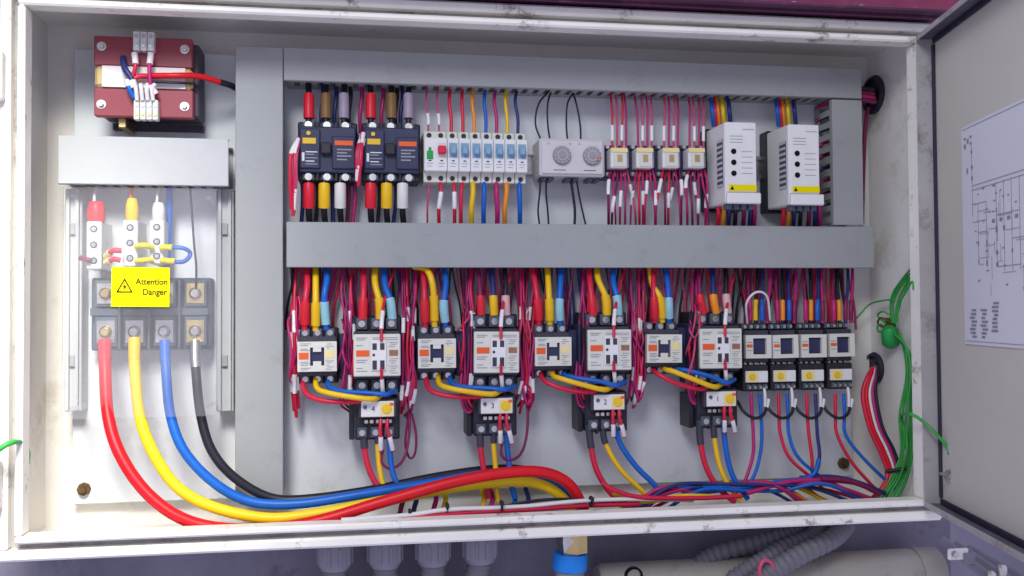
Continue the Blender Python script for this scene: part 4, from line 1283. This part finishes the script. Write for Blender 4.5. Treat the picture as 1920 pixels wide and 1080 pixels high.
for i in range(4):
    # three linking leads from small contactor bottom to large contactor bottom
    du = [0, 0, -3, -6][i]
    J = [
        ([(568, 706, .112), (570, 730, .096), (584, 745, .084), (620, 753, .076), (672, 753, .076), (692, 744, .095)], M_RED, 'red', .0034),
        ([(592, 706, .112), (594, 727, .088), (612, 736, .070), (656, 744, .062), (698, 748, .064), (716, 741, .090)], M_YW, 'yellow', .0038),
        ([(614, 706, .112), (618, 726, .094), (642, 734, .082), (690, 737, .072), (724, 739, .070), (742, 732, .092)], M_BLUE, 'blue', .0036)]
    for pts, c, cn, r in J:
        q = pp(i, *pts)
        if i >= 2:
            # the right pairs hang a little higher at the start
            q = [(u + du, v - (0, 7, 9, 5, 0, 0)[j] * (i - 1), y) for j, (u, v, y) in enumerate(q)]
        wire(q, 0, r, c, '%s link from the %s small contactor to the large contactor beside it' % (cn, PAIR[i]), 'links under the contactors', name='cable', cat='cable', n=9)
    # motor leads under the overload relay
    MO = {0: [[(682, 806), (684, 845), (692, 880), (708, 912), (722, 932)], [(708, 806), (709, 845), (712, 880), (719, 910), (732, 932)], [(731, 806), (731, 845), (735, 880), (744, 905), (765, 930)]],
          1: [[(900, 804), (901, 838), (906, 875), (912, 905), (916, 935)], [(926, 804), (926, 838), (929, 875), (930, 905), (934, 940)], [(949, 804), (951, 838), (955, 875), (958, 905), (966, 935)]],
          2: [[(1104, 796), (1107, 830), (1118, 880), (1143, 922), (1172, 946)], [(1131, 796), (1134, 828), (1160, 876), (1198, 915), (1228, 942)], [(1153, 796), (1163, 832), (1192, 874), (1226, 908), (1250, 940)]],
          3: [[(1312, 788), (1313, 826), (1324, 876), (1347, 915), (1378, 942)], [(1337, 788), (1340, 826), (1349, 872), (1365, 908), (1390, 940)], [(1356, 788), (1359, 826), (1367, 872), (1380, 905), (1402, 936)]]}[i]
    for k, p in enumerate(MO):
        ys = [.092, .090, .085, .080, .078]
        r = (.0043, .0038, .0041)[k]
        wire([(a, b, y) for (a, b), y in zip(p, ys)], 0, r, COLS[k][0], '%s motor cable hanging from the %s overload relay from the left' % (COLS[k][2], PAIR[i]), 'motor cables under the overload relays',
             boots=[(0, .26 if k == 0 else .2, r * 1.25, M_DARK, 'heat_shrink')] if k < 2 else [], name='cable', cat='cable', n=9)
    # thin control wires, sleeved
    G1 = 'thin red control wires left of small contactor %s' % 'ABCD'[i]
    lab1 = 'thin red sleeved control wire at the left side of the %s small contactor' % PAIR[i]
    if i == 0:
        ctl = [([(556, 500, .135), (552, 560, .120), (552, 620, .105), (553, 680, .105), (552, 730, .11), (556, 782, .13)],), ([(550, 560, .125), (546, 600, .12), (549, 660, .115), (548, 720, .12), (552, 770, .13)],), ([(560, 556, .125), (563, 580, .12), (558, 620, .11), (556, 700, .11), (560, 765, .13)],)]
    else:
        ctl = []
    for (pts,) in ctl:
        wire(pp(i, *pts), 0, .0026, M_RED, lab1, G1, sleeves=[(.30, .44, .0034, M_SLEEVE, 'marker_sleeve'), (.70, .82, .0034, M_SLEEVE, 'marker_sleeve')])
    G2 = 'thin red control wires between pair %s' % 'ABCD'[i]
    lab2 = 'thin red control wire between the %s small contactor and its large neighbour' % PAIR[i]
    for k, (u, c) in enumerate(((650, M_DRED), (656, M_MAG), (660, M_RED), (645, M_MAG))):
        j, j2, j3 = rnd.uniform(-7, 7), rnd.uniform(-5, 5), rnd.uniform(-8, 8)
        t0 = rnd.uniform(.28, .42)
        wire(pp(i, (u + j + 4, 502, .135), (u + j, 545 + j3, .12), (u + 1 + j2 * .4, 600, .106 + .002 * k), (u + j2, 660 + j3, .098 + .003 * k), (u - j2 * .5, 720, .098), (u - 2 + j, 752 + j3, .112), (u + 4 - j, 768 + j3, .135)), 0, rnd.uniform(.0016, .0023), c, lab2, G2,
             sleeves=[(t0, t0 + .10, .0029, M_SLEEVE, 'marker_sleeve'), (t0 + .40, t0 + .50, .0029, M_SLEEVE, 'marker_sleeve')] if k in (1, 2) else ())
    wire(pp(i, (736 if i else 740, 503, .130), (722, 560, .100), (716, 600, .075), (715, 640, .066)), 0, .0021, M_RED, 'thin red wire dropping to the centre of the %s large contactor' % PAIR[i], 'thin red wires to the large contactor centres',
         sleeves=[(.64, .86, .0030, M_SLEEVE, 'marker_sleeve')])
    wire(pp(i, (715, 690, .066), (716, 712, .072), (718, 734, .080), (722, 750, .095)), 0, .0021, M_RED, 'thin red wire leaving the centre of the %s large contactor downwards' % PAIR[i], 'thin red wires below the large contactor centres',
         sleeves=[(.30, .74, .0030, M_SLEEVE, 'marker_sleeve')])
    G3 = 'thin red control wires right of large contactor %s' % 'ABCD'[i]
    lab3 = 'thin red control wire at the right side of the %s large contactor' % PAIR[i]
    for k, (u, c) in enumerate(((757, M_MAG), (762, M_DRED), (767, M_RED), (772, M_MAG), (776, M_RED), (780, M_DRED))[:(6 if i < 3 else 0)]):
        j, j2, j3 = rnd.uniform(-10, 10), rnd.uniform(-6, 6), rnd.uniform(-12, 12)
        t0, t1 = rnd.uniform(.24, .40), rnd.uniform(.66, .86)
        wire(pp(i, (u + j, 502, .138), (u + j * .8, 550 + j3, .122), (u + j2 * .5, 600, .106 + .003 * k), (u - 1 + j2, 655 + j3, .096 + .003 * k), (u - 3 - j2 * .6, 715, .098), (u - 6 + j * .5, 755 + j3, .108), (u - 12 + j2, 774 + j3, .13)), 0, rnd.uniform(.0016, .0024), c, lab3, G3,
             sleeves=[(t0, t0 + .09, .0029, M_SLEEVE, 'marker_sleeve'), (t1, t1 + .09, .0029, M_SLEEVE, 'marker_sleeve')] if k % 3 != 1 else ())
    # leads under the overload relay
    for k, (u, dx) in enumerate(((714, 0), (727, 10))):
        wire(pp(i, (u, 786, .078), (u - 1, 802, .074), (u + dx * .5, 824, .074), (u + dx, 846, .082)), 0, .0026, M_RED, '%s red sleeved lead below the face of the %s overload relay' % (('left', 'right')[k], PAIR[i]), 'sleeved leads under the overload relays',
             sleeves=[(.52, .94, .0034, M_SLEEVE, 'marker_sleeve')])
    # slack loops
    wire(pp(i, (718, 842, .088), (716, 866, .084), (730, 878, .084), (752, 868, .09), (764, 838, .10), (768, 790, .11), (764, 740, .125), (760, 700, .15)), 0, .0020, M_DRED, 'slack dark red loop below the %s overload relay' % PAIR[i], 'slack loops below the overload relays') if i in (0, 1) else None
    if i == 0:
        wire(pp(i, (766, 780, .11), (760, 830, .108), (768, 858, .108), (778, 850, .108), (780, 815, .11), (772, 775, .115)), 0, .0018, M_DRED, 'long thin loop hanging right of the leftmost overload relay')
    if i >= 1:
        for k in range(3):
            a = 6 * k
            wire(pp(i, (640 + a, 690, .11), (636 + a, 740, .10), (644 + a, 778 - 4 * k, .10), (658 + a, 780 - 4 * k, .10), (664 + a * .6, 740, .11)), 0, .0030 if i == 3 else .0024, (M_MAG, M_DRED, M_RED)[k], 'drooping red loop left of the %s overload relay' % PAIR[i], 'drooping loops left of overload relay %s' % 'ABCD'[i])
        if i < 3:
            wire(pp(i, (758, 700, .10), (760, 745, .10), (768, 768, .105), (776, 740, .11), (778, 700, .115)), 0, .0026, M_MAG, 'small red loop right of the %s overload relay' % PAIR[i], 'small loops right of the overload relays')
    if i >= 2:
        # black sheathed stubs left of the overload relay
        wire(pp(i, (655, 735, .115), (650, 780, .105), (668, 812, .098), (684, 836, .092)), 0, .0050, M_BW, 'black sheathed stub left of the %s overload relay' % PAIR[i], 'black stubs left of overload relays', name='cable', cat='cable')

# fine stray strands and the dark mass behind the feed cables: too many to count, one tangle
TANGLE = {}
def strand(pts, r, material):
    m_ = TANGLE.setdefault(material.name, MB())
    m_.tube(path(pts, 0), r, 6, 5)
for i in range(4):
    for k in range(9):
        u = rnd.choice((552 if i == 0 else 640, 648, 656, 756, 764, 772, 780) if i < 3 else (640, 648, 656)) + rnd.uniform(-7, 7)
        v0 = rnd.uniform(540, 640)
        v1 = v0 + rnd.uniform(60, 150)
        w1, w2 = rnd.uniform(-12, 12), rnd.uniform(-12, 12)
        y0 = rnd.uniform(.085, .115)
        strand(pp(i, (u, v0, .14), (u + w1, v0 + 18, y0), (u + w1 * .4, (v0 + v1) / 2, y0 - .01), (u + w2, v1 - 14, y0), (u + w2 * .5, v1, .14)), rnd.uniform(.0013, .0018), rnd.choice([M_PINK, M_RED, M_MAG, M_MAG]))

# mass of dark control wires hanging out of the wide duct behind the feed cables
for k in range(160):
    u = 548 + (1600 - 548) * (k + rnd.uniform(-.45, .45)) / 160
    if u > 1590:
        continue
    c = rnd.choice([M_DRED, M_PINK, M_MAG, M_NBLUE, M_BW, M_PINK, M_DRED, M_RED, M_DRED])
    j = rnd.uniform(-22, 22)
    strand([(u, 500, .140), (u + j * .3, 535, .142), (u + j * .8, 575, .145), (u + j, 618, .150)], rnd.uniform(.0013, .0023), c)
tv, tf, tm, tmats = [], [], [], []
for mi, (nm, m_) in enumerate(TANGLE.items()):
    o_ = len(tv)
    tv += [tuple(p) for p in m_.v]
    tf += [tuple(o_ + q for q in f) for f in m_.f]
    tm += [mi] * len(m_.f)
    tmats.append(MATS[nm])
me = bpy.data.meshes.new('control_wire_tangle')
me.from_pydata(tv, [], tf)
for mt in tmats:
    me.materials.append(mt)
for p, q in zip(me.polygons, tm):
    p.material_index = q
    p.use_smooth = True
o = obj('control_wire_tangle', me, None, None, kind='stuff')
tag(o, 'tangle of thin dark and red control wires behind the contactor feed cables', 'wires')

# ------------------------------------------------------------------ mini contactor wiring
for i, (u0, _, u1, _) in enumerate(M_R):
    uc = (u0 + u1) / 2
    for k, (du, c, cn) in enumerate(((-16, M_MAG, 'crimson'), (-6, M_OW if i else M_YW, 'orange'), (6, M_BLUE if i < 3 else M_DRED, 'blue'), (16, M_DRED, 'dark red'))):
        j = rnd.uniform(-5, 5)
        wire([(uc + du + j, 502, .135), (uc + du + j, 540, .122), (uc + du, 575, .108), (uc + du, 606, .108)], 0, .0026, (M_DRED, M_BW, M_NBLUE, M_MAG)[k] if k != 3 else M_MAG,
             'dark wire with %s sleeve above the %s mini contactor' % (cn, PAIR[i]), 'wires above the mini contactors', boots=[(.62, .95, .0036, c, 'boot')])
    wire([(uc - 14, 738, .095), (uc - 13, 775, .09), (uc - 10, 815, .088)] + ([(uc - 12, 860, .085), (uc - 34, 925, .08)] if i == 0 else [(uc + 8, 860, .082), (uc + 60, 905, .08)] if i == 1 else [(uc - 4, 860, .085), (uc - 2, 892, .085), (uc + 16, 916, .08)] if i == 2 else [(uc + 20, 870, .085), (uc + 75, 930, .08)]),
         0, .0026, M_RED if i else M_MAG, 'red wire dropping from the %s thermal relay' % PAIR[i], 'red wires under the thermal relays')
    wire([(uc + 2, 738, .095), (uc + 4, 775, .09), (uc + 6, 815, .088)] + ([(uc + 3, 850, .085), (uc - 8, 890, .082), (uc - 34, 932, .08)] if i == 0 else [(uc + 25, 860, .082), (uc + 84, 908, .08)] if i == 1 else [(uc + 10, 855, .085), (uc + 2, 888, .082), (uc - 30, 912, .08)] if i == 2 else [(uc + 40, 860, .085), (uc + 100, 918, .08)]),
         0, .0026, M_BLUE if i != 2 else M_NBLUE, 'blue wire dropping from the %s thermal relay' % PAIR[i], 'blue wires under the thermal relays')
    wire([(uc - 40, 752, .10), (uc - 28, 772, .088), (uc - 8, 784, .084), (uc + 10, 776, .086), (uc + 18, 748, .095)], 0, .0024, M_BW, 'black loop drooping under the %s thermal relay' % PAIR[i], 'black loops under the thermal relays',
         sleeves=[(.82, .99, .0034, M_SLEEVE, 'marker_sleeve')])
    wire([(uc + 10, 726, .095), (uc + 12, 742, .088), (uc + 12, 762, .088)], 0, .0024, M_WW, 'short white sleeved lead under the %s thermal relay' % PAIR[i], 'white leads under the thermal relays')
wire([(1401, 606, .108), (1400, 568, .085), (1418, 548, .080), (1438, 556, .085), (1444, 600, .105)], 0, .0018, M_WW, 'white wire arching over the top of the first mini contactor')

# ------------------------------------------------------------------ right side: entry wires, green earth wires
G = GROM[0]
for k in range(4):
    wire([Vector((G.x - .002, G.y - .006 + .005 * k, G.z - .012 + .006 * k)), Vector((G.x - .03, .12, G.z - .02 + .006 * k)), Vector((G.x - .065, .135, G.z - .012 + .006 * k))], 0, .0034, (M_DRED, M_MAG, M_DRED, M_BW)[k], 'dark red wire through the upper cable entry', 'wires through the upper cable entry')
wire([at(1628, 200, .15), at(1622, 240, .158), at(1618, 330, .158), at(1616, 420, .156)], 0, .0035, M_DRED, 'dark red wire down beside the short vertical duct')
G = GROM[1]
for k, (c, cn) in enumerate(((M_RED, 'first red'), (M_REDC, 'second red'), (M_WW, 'white'), (M_MAG, 'crimson'), (M_BW, 'black'))):
    d = .0052 * (k - 2)
    wire([Vector((G.x - .002, G.y, G.z + d * .7)), inside(1634 + k * 2.5, 694, .115), inside(1618 + 6 * k, 738, .105), inside(1630 + 6 * k, 800, .095), inside(1650 + 6.5 * k, 845, .09), inside(1664 + 5.5 * k, 885, .085), inside(1654 + 5 * k, 915, .08), inside(1630 + 5 * k, 940, .08)],
         0, .0036 if k < 2 else .0028, c, '%s wire curving down from the lower cable entry' % cn, 'wires from the lower cable entry')
obj_t = MB().lathe(inside(1660, 884, .084), inside(1700, 878, .084), [(0, .0028), (1, .0028)], 8)
solo('cable_tie', obj_t, M_BW, 'black tie round the red wires from the lower cable entry', 'cable tie')
# green wires, each its own strand a little apart from the next
def near_wall(u, v, Y, gap):
    p = at(u, v, Y)
    return p if p.x < OX - .003 - gap else at_x(u, v, OX - .003 - gap)
for k in range(6):
    g = .006 + .0045 * k
    j = rnd.uniform(-3, 3)
    wire([near_wall(1672 + 2 * k, 606, .14, g), near_wall(1668 + 4 * k + j, 572, .12, g), near_wall(1676 + 5 * k, 545 + j, .10, g), near_wall(1696 + 3 * k, 518 + 2 * k, .07, g), near_wall(1713, 498 + 9 * k, .03, g)], 0, .0016, M_GREENW, 'green earth wire curling up from the earth stud to the right lip', 'green wires above the earth stud')
for k in range(7):
    g = .005 + .005 * (k % 4)
    j = rnd.uniform(-3, 3)
    wire([near_wall(1672 + 2 * k, 618 + 3 * k, .13, g), near_wall(1690 + 3 * k, 636 + 5 * k, .10, g), near_wall(1694 + 3.6 * k + 2 * j, 700, .08, g), near_wall(1692 + 3.6 * k - 2 * j, 780, .08, g), near_wall(1684 + 4.4 * k + 2 * j, 846, .08, g), near_wall(1672 + 5 * k, 893, .08, g), near_wall(1642 + 7 * k, 936, .075, g)], 0, .0017, M_GREENW, 'green earth wire running down the right wall to the corner', 'green wires down the right wall')
for k in range(3):
    wire([near_wall(1668, 590 + 14 * k, .13, .012), near_wall(1655 - 3 * k, 584 + 12 * k, .125, .02), near_wall(1646, 592 + 14 * k, .13, .02), near_wall(1660, 606 + 10 * k, .13, .02)], 0, .0016, (M_GREENW, M_RUST, M_GREENW)[k], 'short looped strand left of the earth stud', 'looped strands at the earth stud')
p = inside(1664, 632, .135)
t = thing('earth_stud', p, 'green sleeved earth stud on the right side wall', 'earth stud')
sub(t, 'green_cap', MB().lathe((.006, 0, -.016), (-.004, -.012, .016), [(0, .006), (.2, .013), (.8, .013), (1, .007)], 14), M_GREEN)
sub(t, 'stud', MB().cyl((.040, 0, .004), (-.006, 0, .004), .004, n=10), M_STEEL)
sub(t, 'nut', MB().cyl((.020, 0, .004), (.012, 0, .004), .008, n=6), M_BRASS)
sub(t, 'lug', MB().box(-.004, .018, -.002, .001, .004, .030, .0008), M_RUST)
wire([inside(1600, 604, .16), inside(1612, 590, .155), inside(1632, 570, .15), inside(1660, 563, .14), inside(1676, 562, .125)], 0, .0014, M_GREENW, 'thin dark green wire from the earth stud to the last mini contactor')
wire([inside(1702, 852, .10), inside(1694, 800, .09), inside(1690, 779, .075), at(1704, 776, .0), at(1722, 784, -.014), at(1748, 806, -.030), at(1774, 836, -.04), at(1790, 870, -.05)], 0, .0024, M_GREENW, 'loose green earth wire crossing the right lip to the door',
     boots=[(.93, 1, .0034, M_DARK, 'crimp')])
rg = MB().lathe(at(1781, 892, -.05) - Vector((0, .002, 0)), at(1781, 892, -.05) + Vector((0, .001, 0)), [(0, .0085), (0, .0085), (1, .0085), (1, .0045), (0, .0045), (0, .0085)], 14, False)
rg.cyl(at(1762, 888, -.05), at(1774, 890, -.05), .0022, n=8)
solo('ring_terminal', rg, M_STEEL, 'small ring terminal hanging by the door below the green wire', 'ring terminal')
wire([at(-20, 858, -.03), at(5, 838, -.03), at(25, 829, -.02), at(42, 831, .01), at(52, 848, .04), at(51, 868, .07)], 0, .0034, M_GREENW, 'green earth wire crossing the left lip towards the missing left door')

# ------------------------------------------------------------------ floor loom behind the lower lip
LOOM = [M_RED, M_YW, M_BLUE, M_MAG, M_RED, M_NBLUE, M_DRED, M_BLUE, M_MAG, M_RED, M_OW, M_NBLUE]
for k in range(12):
    u0 = 1150 + rnd.uniform(0, 90)
    u1 = 1560 + rnd.uniform(-60, 90)
    n_ = 6
    pts = []
    y_ = rnd.uniform(.055, .10)
    for q in range(n_):
        u = u0 + (u1 - u0) * q / (n_ - 1)
        v = 934 - (u - 1150) * .038 + rnd.uniform(-9, 9) - (10 if 0 < q < n_ - 1 else -30)
        pts.append((u, v, y_ + rnd.uniform(-.008, .008)))
    wire(pts, 0, rnd.uniform(.0024, .0036), LOOM[k], 'wire lying in the mixed loom behind the lower lip', 'wires of the loom behind the lower lip')
for k, (c, y_, pts) in enumerate([
    (M_RED, .040, [(1130, 905), (1150, 918), (1200, 932), (1300, 934), (1390, 930)]),
    (M_BLUE, .07, [(1270, 930), (1380, 915), (1450, 905), (1520, 893), (1536, 860)]),
    (M_DRED, .06, [(1540, 898), (1580, 900), (1620, 912), (1650, 928)]),
    (M_NBLUE, .075, [(1500, 896), (1560, 894), (1610, 905), (1660, 925)]),
    (M_YW, .05, [(1150, 925), (1190, 940), (1230, 938), (1280, 930), (1340, 931)]),
    (M_MAG, .065, [(1400, 925), (1470, 905), (1530, 900), (1600, 905), (1640, 922)])]):
    wire(pts, y_, .0034, c, '%s wire curving along the floor near the right end of the loom' % ['scarlet', 'bright blue', 'dark red', 'navy', 'yellow', 'crimson'][k], 'curving wires at the floor')
wire([(640, 975), (760, 966), (840, 955), (930, 952), (1000, 948), (1080, 940), (1180, 936), (1300, 938)], (.018, .045), .0030, M_WW, 'white wire lying along the lower lip in front of the loom')
wire([(700, 978), (800, 968), (900, 960), (1000, 955), (1100, 948), (1200, 945)], (.020, .045), .0032, M_RED, 'red wire lying along the lower lip under the white one')
wire([(940, 950), (1010, 938), (1070, 936), (1120, 942), (1180, 938)], (.05, .05), .0022, M_BW, 'thin black wire along the lower lip beside the white one')
for k, (u, v) in enumerate(((768, 964), (838, 952), (940, 948), (1108, 940))):
    a = at(u, v, .03)
    tie = MB().lathe(a + Vector((-.0015, 0, 0)), a + Vector((.0015, 0, 0)), [(0, .0075), (0, .0075), (1, .0075), (1, .0060), (0, .0060)], 12, False)
    tie.box(a.x - .0022, a.x + .0022, a.y - .010, a.y - .006, a.z + .002, a.z + .007)
    solo('cable_tie', tie, M_BW, '%s black tie on the white wire along the lower lip' % ['leftmost', 'second', 'third', 'rightmost'][k], 'cable tie', 'black ties along the lower lip')
for k, (u, c) in enumerate(((750, M_DRED), (775, M_NBLUE), (812, M_MAG), (830, M_YW), (902, M_YW), (918, M_MAG), (960, M_BLUE), (985, M_NBLUE))):
    wire([(u, 915, .10), (u + 6, 935, .085), (u + 2, 952, .075), (u - 4, 985, .07)], 0, .0036, c, 'short wire diving behind the lower lip under the arching red cable', 'wires diving behind the lower lip')
# crumbs of dirt on the cabinet floor
for k in range(9):
    p = at_z(rnd.uniform(150, 330), rnd.uniform(968, 990), -OZ + .004)
    y_ = min(max(p.y, .03), .15)
    s = rnd.uniform(.0018, .004)
    cx = -.52 + rnd.uniform(-.07, .10)
    y_ = rnd.uniform(.10, .16)
    d_ = MB().lathe((cx, y_, -OZ + .0015), (cx + s * .4, y_ + s * .3, -OZ + .0015 + s), [(0, s * .9), (.5, s * 1.1), (1, s * .4)], 6, smooth=False)
    solo('dirt_crumb', d_, M_RUST, 'dark crumb of dirt on the cabinet floor in the left corner', 'debris', 'crumbs on the cabinet floor')

# ------------------------------------------------------------------ under and above the cabinet
# glands with corrugated conduit
def gland(u, tilt, label):
    a = at(u, 1030, .085)
    t = thing('cable_gland', (a.x, .085, -OZ - .0015), label, 'cable gland', 'grey conduit glands below the cabinet')
    sub(t, 'lock_nut', MB().lathe((0, 0, 0), (0, 0, -.012), [(0, .020), (1, .020)], 6, smooth=False), M_GLANDG)
    sub(t, 'gland_body', MB().lathe((0, 0, -.0121), (0, 0, -.048), [(0, .0225), (.15, .0235), (.75, .0235), (1, .019)], 16), M_GLANDG)
    for k in range(10):
        q = 2 * math.pi * k / 10
        sub(t, 'grip_rib', MB().box(.0232 * math.cos(q) - .0016, .0232 * math.cos(q) + .0016, .0232 * math.sin(q) - .0016, .0232 * math.sin(q) + .0016, -.040, -.016), M_GLANDG)
    prof = []
    n = 40
    for k in range(n):
        prof.append((k / n, .0170 + (.0016 if k % 2 else -.0008)))
    sub(t, 'conduit', MB().lathe((0, 0, -.046), (tilt, .01, -.20), prof, 16), M_CONDUIT)
    return t
for u, tl, lb in ((628, .0, 'leftmost grey conduit gland under the cabinet'), (722, .004, 'second grey conduit gland under the cabinet'), (812, .0, 'third grey conduit gland under the cabinet'), (900, -.03, 'rightmost grey conduit gland, its conduit leaning left')):
    gland(u, tl, lb)
a = at(1072, 1020, .075)
t = thing('blue_banded_gland', (a.x, .075, -OZ - .0015), 'zinc hose fitting with a bright blue band under the cabinet', 'hose fitting')
sub(t, 'hex_nut', MB().lathe((0, 0, 0), (0, 0, -.038), [(0, .021), (.5, .023), (1, .020)], 6, smooth=False), M_STEEL)
sub(t, 'brass_insert', MB().lathe((.004, -.002, -.004), (.004, -.002, -.036), [(0, .0205), (1, .0205)], 8, smooth=False), M_BRASS)
sub(t, 'blue_band', MB().lathe((-.002, 0, -.0382), (-.003, 0, -.062), [(0, .0235), (.1, .0245), (.9, .0245), (1, .0235)], 18), M_BLUEG)
sub(t, 'hose', MB().lathe((-.003, 0, -.0622), (-.004, .005, -.2), [(0, .0205), (1, .0205)], 18), M_GLANDG)

# dark channel the cabinet hangs on, its lower flange catching light
t = thing('support_beam', (0, .16, -.52), 'dark steel beam running behind the glands under the cabinet', 'beam')
sub(t, 'web', MB().box(-1.3, .75, 0, .02, -.0, .155, .003), M_MACH)
sub(t, 'flange', MB().box(-1.3, .75, -.05, -.0003, -.012, .0, .003), M_MACH)
# beige pipes lower right
def pipe(label, p0, p1, r, material, ends=True):
    t = thing('machine_pipe', ((p0[0] + p1[0]) / 2, (p0[1] + p1[1]) / 2, min(p0[2], p1[2]) - r), label, 'pipe')
    loc = t.location.copy()
    p0, p1 = Vector(p0) - loc, Vector(p1) - loc
    sub(t, 'barrel', MB().lathe(p0, p1, [(0, r * .9), (.012, r), (.988, r), (1, r * .9)], 28), material)
    sub(t, 'end_collar', MB().lathe(p0.lerp(p1, .93), p1, [(0, r * 1.02), (1, r * 1.02)], 28, False), material)
    return t
a, b = at(1120, 1090, .10), at(1752, 1060, .10)
pipe('beige painted pipe below the right half of the cabinet', (a.x, .10, a.z - .012), (b.x, .10, b.z - .010), .037, M_BEIGE)
# corrugated hoses leaving lower right
for k, pts in enumerate(([(1585, 985, .09), (1560, 1010, .06), (1500, 1040, .04), (1440, 1075, .03), (1400, 1110, .03)], [(1540, 985, .10), (1520, 1008, .08), (1470, 1028, .07), (1420, 1058, .06), (1370, 1090, .06)], [(1505, 985, .11), (1480, 1000, .10), (1420, 1018, .10), (1340, 1040, .10), (1290, 1070, .10)])):
    P = path(pts, 0)
    m_ = MB()
    S = spline(P, 22)
    rr = (.0135, .0125, .012)[k]
    m_.tube(S, 0, 12, 1, radii=[rr + (.0012, .0012, -.0012, -.0012)[q % 4] for q in range(len(S))])
    solo('corrugated_hose', m_, M_CONDUIT, ['front grey corrugated hose bending under the right part of the cabinet', 'middle grey corrugated hose bending under the right part of the cabinet', 'rear grey corrugated hose bending under the right part of the cabinet'][k], 'hose', 'corrugated hoses under the cabinet')
wire([at(1428, 1090, .02), at(1424, 1066, .02), at(1434, 1050, .022), at(1448, 1060, .022), at(1452, 1090, .02)], 0, .0030, M_PINK, 'small pink red wire loop in front of the hoses under the cabinet')
m_ = MB().lathe(at(1188, 1080, .04) + Vector((0, -.003, 0)), at(1188, 1080, .04) + Vector((0, .003, 0)), [(0, .013), (0, .013), (1, .013), (1, .010), (0, .010)], 18, False)
solo('rubber_ring', m_, M_BW, 'black rubber ring hanging in front of the beige pipe', 'ring')
# bright fittings at the lower right corner
a = at(1796, 1036, .02)
t = thing('clevis_bracket', a, 'bright metal bracket under the lower right cabinet corner', 'bracket')
sub(t, 'plate', MB().box(-.016, .016, -.003, .003, -.010, .006, .002), M_LIP)
sub(t, 'tab', MB().box(.006, .024, -.006, -.0031, -.016, .000, .001), M_GLANDG)
sub(t, 'bolt', MB().cyl((-.008, -.0031, -.001), (-.008, -.009, -.001), .005, n=6), M_STEEL)
for k, (u, v) in enumerate(((1878, 1058), (1858, 1070))):
    a = at(u, v, -.02)
    m_ = MB().lathe(a, a + Vector((0, .0, -.06)), [(0, .004), (.05, .007), (.25, .0075), (.26, .0055), (1, .0055)], 12)
    solo('drain_fitting', m_, M_STEEL, ['bright round topped fitting at the lower right corner', 'second bright fitting left of the round topped one at the lower right corner'][k], 'fitting')
for k in range(3):
    p0, p1 = at(1765 + 25 * k, 1012 + 8 * k, .06 + .02 * k), at(1900 + 40 * k, 1120, -.02)
    m_ = MB().lathe(p0, p1, [(0, .007), (1, .007)], 12)
    solo('hydraulic_line', m_, M_GLANDG, '%s grey line slanting down under the right door' % ['upper', 'middle', 'lower'][k], 'pipe', 'grey lines under the right door')
# above: hood painted dark for its underside shade, red machine guard behind it
t = thing('rain_hood', (0, .0, OZ + .004), 'maroon hood overhanging the cabinet top, shade painted into its colour', 'hood')
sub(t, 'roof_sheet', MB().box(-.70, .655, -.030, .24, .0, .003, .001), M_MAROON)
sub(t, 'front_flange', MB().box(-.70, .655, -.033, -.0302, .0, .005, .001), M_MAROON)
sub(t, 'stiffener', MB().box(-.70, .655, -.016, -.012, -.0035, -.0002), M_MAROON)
t = thing('red_guard', (0.44, .22, OZ + .0075), 'red painted machine guard above the right half of the cabinet', 'machine guard')
sub(t, 'panel', MB().box(-.34, .40, 0, .02, 0, .26, .004), M_REDM)
for k in range(5):
    x = -.28 + k * .12
    sub(t, 'rivet', MB().lathe((x, -.0002, .085), (x, -.006, .085), [(0, .006), (.6, .005), (1, .002)], 10), M_STEEL)
